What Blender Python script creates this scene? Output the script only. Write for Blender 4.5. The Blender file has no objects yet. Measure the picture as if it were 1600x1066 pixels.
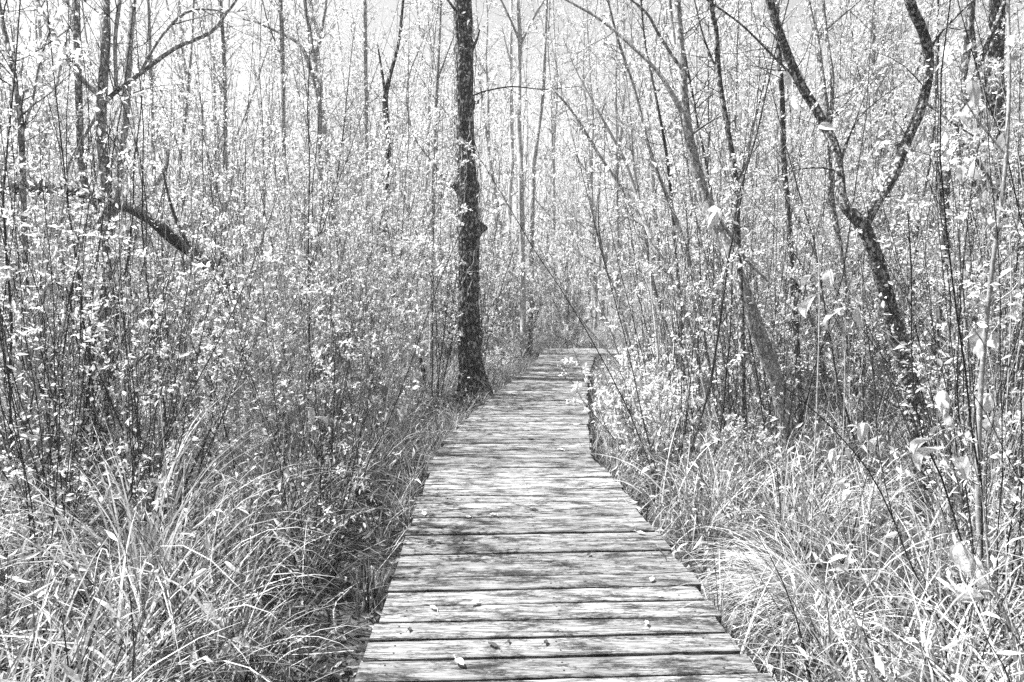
import bpy, math, random
import numpy as np
from mathutils import Vector
R = math.radians
rng = np.random.default_rng(7)
random.seed(7)
C = bpy.context.scene
COL = C.collection
# ------------------------------------------------------------------ camera
DECK = 0.36
CAMH = DECK + 1.36
PITCH = math.atan(76/1067)
cd = bpy.data.cameras.new("camera"); cam = bpy.data.objects.new("camera", cd); COL.objects.link(cam)
cam.location = (0, 0, CAMH); cam.rotation_euler = (math.pi/2 - PITCH, 0, 0)
cd.sensor_width = 36; cd.lens = 36*1067/1600; cd.clip_start = 0.05; cd.clip_end = 600
C.camera = cam
# ------------------------------------------------------------------ sky, sun, exposure
SUN_EL, SUN_AZ = R(57), R(-76)          # azimuth measured from +Y towards +X: the sun stands on the left, a little ahead
w = bpy.data.worlds.new("World"); C.world = w; w.use_nodes = True
nt = w.node_tree; bg = nt.nodes["Background"]
sky = nt.nodes.new("ShaderNodeTexSky"); sky.sky_type = 'NISHITA'; sky.sun_disc = False
sky.sun_elevation = SUN_EL; sky.sun_rotation = SUN_AZ; sky.air_density = 1.0; sky.dust_density = 2.5
bw = nt.nodes.new("ShaderNodeRGBToBW")
nt.links.new(sky.outputs[0], bw.inputs[0]); nt.links.new(bw.outputs[0], bg.inputs[0])
bg.inputs[1].default_value = 0.07
sd = bpy.data.lights.new("sun", 'SUN'); sun = bpy.data.objects.new("sun", sd); COL.objects.link(sun)
sd.energy = 5.0; sd.angle = R(0.53); sd.color = (1, 1, 1)
S = Vector((math.sin(SUN_AZ)*math.cos(SUN_EL), math.cos(SUN_AZ)*math.cos(SUN_EL), math.sin(SUN_EL)))
sun.rotation_euler = S.to_track_quat('Z', 'Y').to_euler()
C.view_settings.view_transform = 'Standard'; C.view_settings.look = 'None'
C.view_settings.exposure = 1.84; C.view_settings.gamma = 1
C.cycles.max_bounces = 8; C.cycles.volume_bounces = 1; C.cycles.diffuse_bounces = 5; C.cycles.transmission_bounces = 4
C.cycles.glossy_bounces = 1; C.cycles.use_adaptive_sampling = True; C.cycles.adaptive_threshold = 0.02
C.cycles.caustics_reflective = False; C.cycles.caustics_refractive = False
C.cycles.use_denoising = False

F = 1067.0
def ray(px, py):
    u, v = (px-800)/F, (533-py)/F
    c, s = math.cos(PITCH), math.sin(PITCH)
    return np.array([u, v*s + c, v*c - s])
def at_z(px, py, z):                    # the point of the level z seen at that place
    d = ray(px, py); return np.array([0, 0, CAMH]) + d*((z-CAMH)/d[2])
def at_y(px, py, Y):
    d = ray(px, py); return np.array([0, 0, CAMH]) + d*(Y/d[1])

# ------------------------------------------------------------------ materials
def newmat(name):
    m = bpy.data.materials.new(name); m.use_nodes = True
    n = m.node_tree.nodes; n.clear()
    out = n.new("ShaderNodeOutputMaterial")
    return m, m.node_tree, out
def N(t, typ, **kw):
    n = t.nodes.new(typ)
    for k, v in kw.items(): setattr(n, k, v)
    return n
def ramp(t, src, stops):
    r = N(t, "ShaderNodeValToRGB"); t.links.new(src, r.inputs[0])
    e = r.color_ramp.elements
    while len(e) < len(stops): e.new(0.5)
    for i, (p, c) in enumerate(stops):
        e[i].position = p; e[i].color = (c, c, c, 1)
    return r.outputs[0]
def noise(t, scale, detail=4, rough=0.6, vec=None, dim='3D'):
    n = N(t, "ShaderNodeTexNoise"); n.inputs["Scale"].default_value = scale
    n.inputs["Detail"].default_value = detail; n.inputs["Roughness"].default_value = rough
    if vec is not None: t.links.new(vec, n.inputs["Vector"])
    return n.outputs["Fac"]
def mapping(t, sc, src="Object"):
    tc = N(t, "ShaderNodeTexCoord"); mp = N(t, "ShaderNodeMapping"); mp.inputs["Scale"].default_value = sc
    t.links.new(tc.outputs[src], mp.inputs[0]); return mp.outputs[0]
def mult(t, a, b, mode='MULTIPLY', f=1.0):
    m = N(t, "ShaderNodeMix", data_type='RGBA', blend_type=mode)
    m.inputs[0].default_value = f
    for i, s in ((6, a), (7, b)):
        if isinstance(s, (int, float)): m.inputs[i].default_value = (s, s, s, 1)
        else: t.links.new(s, m.inputs[i])
    return m.outputs[2]

def leaf_mat(name, lo, hi, trans=0.4, spots=0.15):
    m, t, out = newmat(name)
    g = N(t, "ShaderNodeNewGeometry")
    col = ramp(t, g.outputs["Random Per Island"], [(0, lo*0.45), (0.10, lo), (1, hi)])
    sp = noise(t, 140, 3, 0.6, mapping(t, (1, 1, 1)))
    col = mult(t, col, ramp(t, sp, [(0.34, 1-spots*2), (0.5, 1)]))
    d = N(t, "ShaderNodeBsdfDiffuse"); tr = N(t, "ShaderNodeBsdfTranslucent")
    t.links.new(col, d.inputs[0]); t.links.new(col, tr.inputs[0])
    mx = N(t, "ShaderNodeMixShader"); mx.inputs[0].default_value = trans
    t.links.new(d.outputs[0], mx.inputs[1]); t.links.new(tr.outputs[0], mx.inputs[2])
    t.links.new(mx.outputs[0], out.inputs[0]); return m
def bark_mat(name, lo, hi, lichen=0.5, scale=30, zs=0.25, bump=0.6, lich_c=0.6):
    m, t, out = newmat(name)
    v = mapping(t, (1, 1, zs))
    a = noise(t, scale, 6, 0.75, v)
    oi = N(t, "ShaderNodeObjectInfo")
    base = ramp(t, a, [(0.36, lo), (0.62, hi)])
    var = ramp(t, oi.outputs["Random"], [(0, 0.6), (1, 1.3)])
    base = mult(t, base, var)
    l = noise(t, scale*1.3, 5, 0.7, mapping(t, (1, 1, 0.7)))
    lm = ramp(t, l, [(0.62 - lichen*0.12, 0), (0.66 - lichen*0.10, 1)])
    mx = N(t, "ShaderNodeMix", data_type='RGBA'); t.links.new(lm, mx.inputs[0])
    t.links.new(base, mx.inputs[6]); mx.inputs[7].default_value = (lich_c, lich_c, lich_c, 1)
    b = N(t, "ShaderNodeBsdfPrincipled"); b.inputs["Roughness"].default_value = 0.9
    b.inputs["Specular IOR Level"].default_value = 0.15
    t.links.new(mx.outputs[2], b.inputs["Base Color"])
    bp = N(t, "ShaderNodeBump"); bp.inputs["Strength"].default_value = bump; bp.inputs["Distance"].default_value = 0.02
    t.links.new(a, bp.inputs["Height"]); t.links.new(bp.outputs[0], b.inputs["Normal"])
    t.links.new(b.outputs[0], out.inputs[0]); return m
def wood_mat():
    m, t, out = newmat("weathered_plank_wood")
    tc = N(t, "ShaderNodeTexCoord"); oi = N(t, "ShaderNodeObjectInfo")
    cmb = N(t, "ShaderNodeCombineXYZ"); mu = N(t, "ShaderNodeMath", operation='MULTIPLY'); mu.inputs[1].default_value = 97
    t.links.new(oi.outputs["Random"], mu.inputs[0]); t.links.new(mu.outputs[0], cmb.inputs[0]); t.links.new(mu.outputs[0], cmb.inputs[1])
    add = N(t, "ShaderNodeVectorMath", operation='ADD'); t.links.new(tc.outputs["Object"], add.inputs[0]); t.links.new(cmb.outputs[0], add.inputs[1])
    def mp(sx, sy, rz=0):
        q = N(t, "ShaderNodeMapping"); q.inputs["Scale"].default_value = (sx, sy, sy); q.inputs["Rotation"].default_value = (0, 0, rz)
        t.links.new(add.outputs[0], q.inputs[0]); return q.outputs[0]
    fine = noise(t, 1, 8, 0.72, mp(7, 150))
    grain = ramp(t, fine, [(0.35, 0.015), (0.43, 0.12), (0.51, 0.23), (0.62, 0.34)])
    mid = noise(t, 1, 4, 0.6, mp(2.5, 34))
    grain = mult(t, grain, ramp(t, mid, [(0.30, 0.45), (0.48, 1), (1, 1.1)]))
    # dark algae stains with ragged, grain-wise edges
    st = noise(t, 1, 9, 0.75, mp(4.2, 13)); st2 = noise(t, 1, 6, 0.85, mp(45, 330))
    s = N(t, "ShaderNodeMath", operation='ADD'); s2 = N(t, "ShaderNodeMath", operation='MULTIPLY'); s2.inputs[1].default_value = 0.75
    t.links.new(st2, s2.inputs[0]); t.links.new(st, s.inputs[0]); t.links.new(s2.outputs[0], s.inputs[1])
    stain = ramp(t, s.outputs[0], [(0.77, 0.08), (0.83, 0.30), (0.885, 1)])
    col = mult(t, grain, stain)
    # darker streaks running at a slant, ring-like knots
    wv = N(t, "ShaderNodeTexVoronoi", feature='F1'); wv.inputs["Scale"].default_value = 1
    t.links.new(mp(2.6, 6.0), wv.inputs["Vector"])
    kn = ramp(t, wv.outputs["Distance"], [(0.0, 0.12), (0.045, 0.35), (0.09, 1)])
    col = mult(t, col, kn)
    sl = noise(t, 1, 5, 0.6, mp(12, 60, 0.6)); col = mult(t, col, ramp(t, sl, [(0.33, 0.6), (0.45, 1)]))
    col = mult(t, col, ramp(t, oi.outputs["Random"], [(0, 0.72), (1, 1.15)]))
    b = N(t, "ShaderNodeBsdfPrincipled"); b.inputs["Roughness"].default_value = 0.75; b.inputs["Specular IOR Level"].default_value = 0.25
    t.links.new(col, b.inputs["Base Color"])
    bp = N(t, "ShaderNodeBump"); bp.inputs["Strength"].default_value = 0.5; bp.inputs["Distance"].default_value = 0.004
    t.links.new(fine, bp.inputs["Height"]); t.links.new(bp.outputs[0], b.inputs["Normal"])
    t.links.new(b.outputs[0], out.inputs[0]); return m
def ground_mat():
    m, t, out = newmat("wet_forest_soil")
    a = noise(t, 7, 8, 0.75, mapping(t, (1, 1, 1)))
    c = ramp(t, a, [(0.35, 0.01), (0.52, 0.04), (0.66, 0.14), (0.78, 0.3)])
    b = N(t, "ShaderNodeBsdfPrincipled"); b.inputs["Roughness"].default_value = 0.8
    t.links.new(c, b.inputs["Base Color"])
    bp = N(t, "ShaderNodeBump"); bp.inputs["Strength"].default_value = 0.8; bp.inputs["Distance"].default_value = 0.05
    t.links.new(noise(t, 30, 5, 0.7, mapping(t, (1, 1, 1))), bp.inputs["Height"]); t.links.new(bp.outputs[0], b.inputs["Normal"])
    t.links.new(b.outputs[0], out.inputs[0]); return m

M = dict(
    leaf=leaf_mat("pale_autumn_leaf", 0.5, 0.9, 0.5, .15),
    leaf_mid=leaf_mat("grey_leaf", 0.32, 0.75, 0.4),
    leaf_dark=leaf_mat("dark_leaf", 0.06, 0.30, 0.3),
    leaf_big=leaf_mat("broad_pale_leaf", 0.5, 0.75, 0.45, 0.3),
    grass=leaf_mat("dry_grass_blade", 0.03, 0.48, 0.3, 0.2),
    grass_pale=leaf_mat("bleached_grass_blade", 0.25, 0.7, 0.3, 0.15),
    litter=leaf_mat("fallen_leaf_litter", 0.05, 0.5, 0.15, 0.3),
    deadleaf=leaf_mat("curled_dead_leaf", 0.7, 0.85, 0.2, 0.2),
    deadleaf_dark=leaf_mat("dark_dead_leaf", 0.05, 0.08, 0.1, 0.2),
    bark=bark_mat("furrowed_dark_bark", 0.005, 0.055, 0.75, 17, 0.25, 1.0, 0.36),
    bark_lichen=bark_mat("lichen_spotted_bark", 0.008, 0.08, 0.9, 34, 0.5, 0.8, 0.38),
    bark_mid=bark_mat("grey_bark", 0.04, 0.30, 0.8, 34, 0.3),
    bark_hazed=bark_mat("haze_paled_grey_bark", 0.2, 0.45, 0.6, 12, 0.2, 0.3),  # distant trunks: the paling of far air is put into the bark colour
    bark_pale=bark_mat("smooth_pale_bark", 0.14, 0.30, 0.7, 40, 0.5, 0.2, 0.45),
    twig=bark_mat("dark_twig_bark", 0.01, 0.05, 0.2, 60, 0.5, 0.2, 0.4),
    twig_mid=bark_mat("grey_twig_bark", 0.16, 0.45, 0.5, 60, 0.5, 0.2, 0.55),
    wood=wood_mat(), soil=ground_mat(),
    rot=bark_mat("rotten_black_wood", 0.008, 0.06, 0.0, 20, 0.3, 1.0, 0.3),
)

# ------------------------------------------------------------------ mesh builder
class MB:
    def __init__(s): s.v = []; s.f4 = []; s.f3 = []; s.n = 0; s.m4 = []; s.m3 = []
    def add(s, v, f4=None, f3=None, mi=0):
        v = np.asarray(v, float).reshape(-1, 3); s.v.append(v)
        if f4 is not None and len(f4): f4 = np.asarray(f4).reshape(-1, 4); s.f4.append(f4 + s.n); s.m4.append(np.full(len(f4), mi))
        if f3 is not None and len(f3): f3 = np.asarray(f3).reshape(-1, 3); s.f3.append(f3 + s.n); s.m3.append(np.full(len(f3), mi))
        s.n += len(v)
    def mesh(s, name, mats, smooth=True):
        me = bpy.data.meshes.new(name)
        if not isinstance(mats, (list, tuple)): mats = [mats]
        for m in mats: me.materials.append(m)
        if s.n == 0: return me
        v = np.concatenate(s.v)
        f4 = np.concatenate(s.f4) if s.f4 else np.zeros((0, 4), int); f3 = np.concatenate(s.f3) if s.f3 else np.zeros((0, 3), int)
        mi = np.concatenate(s.m4 + s.m3)
        me.vertices.add(len(v)); me.vertices.foreach_set("co", v.astype(np.float32).ravel())
        me.loops.add(f4.size + f3.size); me.loops.foreach_set("vertex_index", np.concatenate([f4.ravel(), f3.ravel()]).astype(np.int32))
        tot = len(f4) + len(f3); me.polygons.add(tot)
        st = np.concatenate([np.arange(len(f4))*4, f4.size + np.arange(len(f3))*3]).astype(np.int32)
        me.polygons.foreach_set("loop_start", st)
        me.polygons.foreach_set("loop_total", np.concatenate([np.full(len(f4), 4), np.full(len(f3), 3)]).astype(np.int32))
        me.polygons.foreach_set("material_index", mi.astype(np.int32))
        me.polygons.foreach_set("use_smooth", np.full(tot, smooth))
        me.update(calc_edges=True); me.validate(); return me
    def obj(s, name, mats, parent=None, smooth=True):
        o = bpy.data.objects.new(name, s.mesh(name, mats, smooth)); COL.objects.link(o); o.parent = parent; return o

def merge(a, b):                          # b joins a with material slot 1
    if not b.n: return
    off = a.n; a.v += b.v; a.f4 += [f + off for f in b.f4]; a.f3 += [f + off for f in b.f3]
    a.m4 += [m*0+1 for m in b.m4]; a.m3 += [m*0+1 for m in b.m3]; a.n += b.n
def nrm(a): return a/np.maximum(np.linalg.norm(a, axis=-1, keepdims=True), 1e-9)
def tube(mb, pts, rad, k=6, mi=0, disp=None, cap=True):
    pts = np.asarray(pts, float); n = len(pts); rad = np.broadcast_to(np.asarray(rad, float), (n,))
    tg = nrm(np.gradient(pts, axis=0))
    ref = np.array([1., 0, 0]) if abs(tg[:, 0]).mean() < 0.8 else np.array([0, 0, 1.])
    b = nrm(np.cross(tg, ref)); c = np.cross(b, tg)
    a = np.arange(k)*2*np.pi/k
    rr = rad[:, None]*np.ones((1, k))
    if disp is not None: rr = rr*disp(n, k, pts, a)
    v = pts[:, None] + rr[..., None]*(np.cos(a)[None, :, None]*c[:, None] + np.sin(a)[None, :, None]*b[:, None])
    i, j = np.meshgrid(np.arange(n-1), np.arange(k), indexing='ij'); j2 = (j+1) % k
    f = np.stack([i*k+j, i*k+j2, (i+1)*k+j2, (i+1)*k+j], -1)
    mb.add(v.reshape(-1, 3), f.reshape(-1, 4), mi=mi)
    if cap: # close the top
        mb.add(np.vstack([v[-1], pts[-1] + tg[-1]*rad[-1]*0.5]), None, [[q, (q+1) % k, k] for q in range(k)], mi)
def smooth_path(p, n):                   # Catmull-Rom through rows of p
    p = np.asarray(p, float); q = np.vstack([2*p[0]-p[1], p, 2*p[-1]-p[-2]])
    t = np.linspace(0, len(p)-1-1e-6, n); i = t.astype(int); u = (t-i)[:, None]
    a, b, c, d = q[i], q[i+1], q[i+2], q[i+3]
    return 0.5*(2*b + (c-a)*u + (2*a-5*b+4*c-d)*u**2 + (3*b-a-3*c+d)*u**3)
def wig(rg, n, amp):                     # smooth random offsets
    t = np.linspace(0, 1, n)[:, None]; o = np.zeros((n, 3))
    for f in (2, 5, 11): o += np.sin(t*f*np.pi*rg.uniform(.6, 1.4, 3) + rg.uniform(0, 6.3, 3))*amp/f
    return o - o[0]
def stem(rg, p0, d, L, n, wob=0.06, up=0.0, kink=0.0):
    d = nrm(np.asarray(d, float)); pts = [np.asarray(p0, float)]
    for i in range(n-1):
        d = nrm(d + np.array([0, 0, up]) + rg.normal(0, wob, 3)); pts.append(pts[-1] + d*L/(n-1))
    return np.array(pts)
def leaves(mb, P, D, Ln, Wd, rg, mi=0, fold=0.25, rich=True, curl=0.25):
    n = len(P)
    if n == 0: return
    D = nrm(D); up = nrm(rg.normal(0, 0.7, (n, 3)) + np.array([0, 0, 1.])); Sd = nrm(np.cross(D, up)); Nn = np.cross(Sd, D)
    Ln = np.broadcast_to(Ln, (n,))[:, None]; Wd = np.broadcast_to(Wd, (n,))[:, None]
    cu = rg.uniform(-curl, curl*1.6, (n, 1))
    b = P; tip = P + D*Ln - Nn*Ln*cu
    mid = P + D*Ln*0.48 - Nn*Ln*cu*0.15
    l = mid + Sd*Wd/2 + Nn*Wd*fold; r = mid - Sd*Wd/2 + Nn*Wd*fold
    if not rich:
        v = np.stack([b, r, tip, l], 1).reshape(-1, 3); mb.add(v, np.arange(4*n).reshape(-1, 4), mi=mi); return
    mid2 = P + D*Ln*0.78 - Nn*Ln*cu*0.6
    l2 = mid2 + Sd*Wd*0.3 + Nn*Wd*fold*.6; r2 = mid2 - Sd*Wd*0.3 + Nn*Wd*fold*.6
    v = np.stack([b, l, mid, r, l2, mid2, r2, tip], 1).reshape(-1, 3); o = (np.arange(n)*8)[:, None]
    f3 = np.concatenate([o+[0, 2, 1], o+[0, 3, 2], o+[4, 5, 7], o+[5, 6, 7]]); f4 = np.concatenate([o+[1, 2, 5, 4], o+[2, 3, 6, 5]])
    mb.add(v, f4, f3, mi)
def blades(mb, P, az, L, lean, droop, W, rg, seg=5, mi=0):
    n = len(P); t = np.linspace(0, 1, seg+1)[None, :]
    L = L[:, None]; lean = lean[:, None]; droop = droop[:, None]
    ang = np.pi/2 - lean - droop*t**1.3          # elevation along blade
    dx = np.cos(ang); dz = np.sin(ang); st = L/seg
    hx = np.concatenate([np.zeros((n, 1)), np.cumsum((dx[:, 1:]+dx[:, :-1])/2, 1)], 1)*st
    hz = np.concatenate([np.zeros((n, 1)), np.cumsum((dz[:, 1:]+dz[:, :-1])/2, 1)], 1)*st
    a2 = az[:, None] + rg.normal(0, 0.12, (n, 1))*t
    c = P[:, None] + np.stack([np.cos(a2)*hx, np.sin(a2)*hx, hz], -1)
    wd = (W[:, None]*np.clip(1.02 - t**2.2, 0.04, 1)*np.clip(0.5 + t*3, 0, 1))[..., None]/2
    sa = az + np.pi/2 + rg.normal(0, 0.5, n)
    s = np.stack([np.cos(sa), np.sin(sa), rg.normal(0, 0.25, n)], -1)[:, None]
    v = np.stack([c - s*wd, c + s*wd], 2).reshape(-1, 3)
    i = np.arange(n)[:, None]*(2*(seg+1)) + np.arange(seg)[None]*2
    f = np.stack([i, i+1, i+3, i+2], -1).reshape(-1, 4); mb.add(v, f, mi=mi)

# ------------------------------------------------------------------ scene objects
def tag(o, label=None, cat=None, group=None, kind=None):
    if label: o["label"] = label
    if cat: o["category"] = cat
    if group: o["group"] = group
    if kind: o["kind"] = kind
    return o
def empty(name, loc=(0, 0, 0), label=None, cat=None, group=None):
    o = bpy.data.objects.new(name, None); COL.objects.link(o); o.location = loc; o.empty_display_size = 0.2
    return tag(o, label, cat, group)
def copy_tree(root, loc, rz, sc=1.0, label=None, tilt=(0, 0)):
    r = root.copy(); COL.objects.link(r); r.location = loc; r.rotation_euler = (tilt[0], tilt[1], rz); r.scale = (sc,)*3
    if label: r["label"] = label
    for ch in list(root.children):
        c = ch.copy(); COL.objects.link(c); c.parent = r
    return r

# ---------------- boardwalk outline (edges read where they lie on the deck level)
LE = [(540, 1150), (560, 1066), (598, 947), (621, 884), (651, 791), (675, 713), (696, 686), (727, 656), (763, 624), (797, 597), (821, 579), (836, 566), (846, 553)]
RE = [(1262, 1150), (1203, 1066), (1147, 990), (1107, 937), (1074, 892), (1041, 852), (986, 781), (923, 709), (918, 655), (917, 620), (920, 580), (928, 560), (939, 547)]
LP = np.array([at_z(x, y, DECK) for x, y in LE]); RP = np.array([at_z(x, y, DECK) for x, y in RE])
LP = np.vstack([[LP[0, 0]+0.05, -1.5, DECK], LP]); RP = np.vstack([[RP[0, 0]+0.05, -1.5, DECK], RP])
YEND = min(LP[-1, 1], RP[-1, 1])
def xl(y): return np.interp(y, LP[:, 1], LP[:, 0])
def xr(y): return np.interp(y, RP[:, 1], RP[:, 0])
def off_path(x, y, m=0.0):               # signed clearance from the walk (positive = outside)
    d = np.maximum(xl(y) - x, x - xr(y))
    d2 = np.where((y > YEND-0.4) & (y < YEND+1.5) & (x > 0.4) & (x < 7), -0.1, 9.0)
    return np.where(y > YEND+0.2, d2, d)

ground = MB()
gx = np.concatenate([np.linspace(-140, -16, 16), np.linspace(-14, 14, 100), np.linspace(16, 140, 16)]); gy = np.concatenate([np.linspace(-40, -2, 10), np.linspace(-1, 22, 90), np.linspace(25, 170, 20)])
X, Y = np.meshgrid(gx, gy, indexing='ij')
Z = 0.035*np.sin(X*2.1+Y)*np.cos(Y*1.7-X*.6) + 0.02*np.sin(X*5.3)*np.sin(Y*4.7)
Z -= 0.10*np.exp(-np.clip(off_path(X, Y), -1, 5)**2/0.25)*(Y < 17)
n1, n2 = X.shape; i, j = np.meshgrid(np.arange(n1-1), np.arange(n2-1), indexing='ij')
ground.add(np.stack([X, Y, Z], -1).reshape(-1, 3), np.stack([i*n2+j, (i+1)*n2+j, (i+1)*n2+j+1, i*n2+j+1], -1).reshape(-1, 4))
tag(ground.obj("ground", M['soil']), kind="structure")

# planks
bw_root = empty("boardwalk", (0, 0, 0), "weathered grey plank boardwalk running into the woods and bending right", "boardwalk")
def plank_mesh(mb, y0, y1, slope, jl=0, jr=0, z=DECK, rg=rng, org=(0, 0, 0)):
    nx = 28; t = np.linspace(0, 1, nx)
    xa0, xa1 = xl(y0)-0.0+jl, xr(y0)+jr; xb0, xb1 = xl(y1)+jl, xr(y1)+jr
    def yy(y, x, k): return y + slope*x + k
    wob0 = np.cumsum(rg.normal(0, 0.0007, nx)); wob1 = np.cumsum(rg.normal(0, 0.0007, nx))
    zz = z + np.cumsum(rg.normal(0, .0004, nx)) + rg.normal(0, .002) + rg.normal(0, .003)*(t-.5)
    cup = 0.0015
    fx = xa0 + (xa1-xa0)*t; bx = xb0 + (xb1-xb0)*t
    # edges are softened by a narrow worn chamfer
    rows = []
    fy = yy(y0, fx, 0) + wob0; by = yy(y1, bx, 0) + wob1; th = 0.036; ch = 0.004
    prof = [(0, 0, -th), (0, 0, -ch), (0, ch, 0), (0.5, 0, -cup), (1, -ch, 0), (1, 0, -ch), (1, 0, -th)]
    for (u, dy, dz) in prof: rows.append(np.stack([fx*(1-u)+bx*u, fy*(1-u)+by*u+dy, zz+dz], -1))
    v = np.array(rows) - np.array(org); m = len(prof)
    i, j = np.meshgrid(np.arange(m-1), np.arange(nx-1), indexing='ij')
    f = np.stack([i*nx+j, i*nx+j+1, (i+1)*nx+j+1, (i+1)*nx+j], -1).reshape(-1, 4)
    mb.add(v.reshape(-1, 3), f)
    mb.add(v[:, 0][::-1], None, [[0, q, q+1] for q in range(1, m-1)]); mb.add(v[:, -1], None, [[0, q, q+1] for q in range(1, m-1)])
    bot = np.array([v[0, 0], v[0, -1], v[-1, -1], v[-1, 0]]); mb.add(bot, [[3, 2, 1, 0]])
    for fr in (0.06, 0.5, 0.94):             # screw heads over each joist
        for u in (0.27, 0.74):
            i_ = int(round(fr*(nx-1))); c = v[3, i_]*0 + v[1, i_]*(1-u) + v[5, i_]*u + [rg.normal(0, .005), rg.normal(0, .004), 0]; c[2] = zz[i_] - org[2] + .0008
            a_ = np.arange(8)*np.pi/4; mb.add(np.vstack([c + np.stack([np.cos(a_), np.sin(a_), a_*0], -1)*.0042, c]), None, [[q, (q+1) % 8, 8] for q in range(8)], 1)
PW, PITCHB = 0.1285, 0.1455
y = 1.75; k = 0; rest = MB()
while y < YEND - 0.1:
    slope = np.interp(y, [1, 5, 8, 16], [0.055, 0.04, 0.0, -0.02])
    w_ = PW + rng.normal(0, 0.0012)
    if k < 99:
        mb = MB(); org = (0, y, DECK)
        plank_mesh(mb, y, y+w_, slope, rng.normal(0, 0.012), rng.normal(0, 0.012), org=org)
        o = mb.obj("plank", [M['wood'], M['rot']], bw_root, smooth=False); o.location = org
    else: plank_mesh(rest, y, y+w_, slope, rng.normal(0, 0.012), rng.normal(0, 0.012))
    y += PITCHB; k += 1
y = 1.75 - PITCHB
while y > -1.3: plank_mesh(rest, y, y+PW, 0.055); y -= PITCHB
# the leg of the walk that turns right behind the brush
x0 = xl(YEND)+0.05; q = 0
while q < 32:
    xx = x0 + q*PITCHB; yb = YEND + 0.05
    v = [(xx, yb+.04, DECK-.036), (xx+PW, yb+.04, DECK-.036), (xx+PW+.06, yb+1.4, DECK-.036), (xx+.06, yb+1.4, DECK-.036)]
    v += [(a, b, DECK) for a, b, c in v]
    rest.add(v, [[3, 2, 1, 0], [4, 5, 6, 7], [0, 1, 5, 4], [1, 2, 6, 5], [2, 3, 7, 6], [3, 0, 4, 7]]); q += 1
tag(rest.obj("planks_out_of_sight", [M['wood'], M['rot']], bw_root, smooth=False), kind="stuff").name = "planks"
def box_between(mb, p, q, wd, h):
    p, q = np.array(p, float), np.array(q, float); d = nrm(q-p); s = nrm(np.cross(d, [0, 0, 1.]))*wd/2; u = np.array([0, 0, h/2])
    v = [p-s-u, p+s-u, p+s+u, p-s+u, q-s-u, q+s-u, q+s+u, q-s+u]
    mb.add(v, [[0, 1, 2, 3], [7, 6, 5, 4], [0, 4, 5, 1], [1, 5, 6, 2], [2, 6, 7, 3], [3, 7, 4, 0]])
for fr in (0.06, 0.5, 0.94):
    mb = MB(); ys = [-1.3, 2.5, 5.6, 8.9, 11.5, YEND]
    for a, b in zip(ys[:-1], ys[1:]):
        box_between(mb, (xl(a)*(1-fr)+xr(a)*fr, a, DECK-.037-.07), (xl(b)*(1-fr)+xr(b)*fr, b-0.003, DECK-.037-.07), 0.045, 0.13)
    mb.obj("joist", M['rot'], bw_root, smooth=False)
for a in (0.6, 2.9, 5.4, 7.9, 10.4, 12.9):
    for fr in (0.1, 0.9):
        mb = MB(); x_ = xl(a)*(1-fr)+xr(a)*fr; box_between(mb, (x_-.05, a, 0.0), (x_+.05, a, 0.0), .1, 0.38); mb.obj("post", M['rot'], bw_root, smooth=False)

# ---------------- tree makers
def bark_disp(amp, seed, kf=1.0):
    def f(n, k, pts, a):
        rg = np.random.default_rng(seed); z = pts[:, 2][:, None]; A = a[None, :]
        d = np.zeros((n, k))
        for q in range(14):
            fa = rg.integers(2, 14); fz = rg.uniform(0.5, 9)*kf; d += np.sin(A*fa + z*fz + rg.uniform(0, 6.3) + np.sin(z*rg.uniform(1, 7)+rg.uniform(0, 6))*1.5)/(2+fa*.35)
        return 1 + amp*d
    return f
def add_twigs(rg, tw, lf, pts, rad, dens, tl, leafn, leafL, leafW, start=0.3, spread=1.0, rich=True, up=0.04, sub=2):
    """side twigs along a limb, each with finer twigs and leaves"""
    n = len(pts); seg = np.linalg.norm(np.diff(pts, axis=0), axis=1); tot = seg.sum(); cnt = max(1, int(tot*dens)); tg = nrm(np.gradient(pts, axis=0))
    LPs, LDs = [], []
    for q in range(cnt):
        u = start + (1-start)*rg.random()**0.8; i = min(n-1, int(u*(n-1)))
        p = pts[i]; side = nrm(np.cross(tg[i], rg.normal(0, 1, 3))); d = nrm(tg[i]*rg.uniform(.3, 1.2) + side*spread)
        L = tl*rg.uniform(.35, 1.1)*(1.15-0.5*u); nn = 6
        s = stem(rg, p, d, L, nn, 0.13, up); r0 = min(rad[i]*0.5, 0.003 + L*0.0045)
        tube(tw, s, np.linspace(r0, 0.0012, nn), 3, cap=False)
        subs = [s]; lush = rg.choice([0, .25, .8, 2.4], p=[.15, .25, .3, .3])
        for _ in range(rg.integers(0, sub+1)):
            j = rg.integers(1, nn-1); d2 = nrm(nrm(np.gradient(s, axis=0))[j] + nrm(rg.normal(0, 1, 3))*.8)
            s2 = stem(rg, s[j], d2, L*rg.uniform(.25, .6), 4, 0.15, up); tube(tw, s2, np.linspace(r0*.5, 0.001, 4), 3, cap=False); subs.append(s2)
        for s_ in subs:
            m = rg.poisson(leafn*np.linalg.norm(s_[-1]-s_[0])/max(tl, .1)*1.2*lush)
            if m:
                tt = rg.uniform(.15, 1, m)*(len(s_)-1); ii = tt.astype(int).clip(0, len(s_)-2); fr = (tt-ii)[:, None]
                LPs.append(s_[ii]*(1-fr)+s_[ii+1]*fr); LDs.append(nrm(s_[-1]-s_[0]) + rg.normal(0, .8, (m, 3)) + np.array([0, 0, -.25]))
    if LPs:
        P = np.concatenate(LPs); D = np.concatenate(LDs); m = len(P)
        k = rg.uniform(.45, 1.5, m); leaves(lf, P, D, leafL*k, leafW*k, rg, rich=rich)

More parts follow.
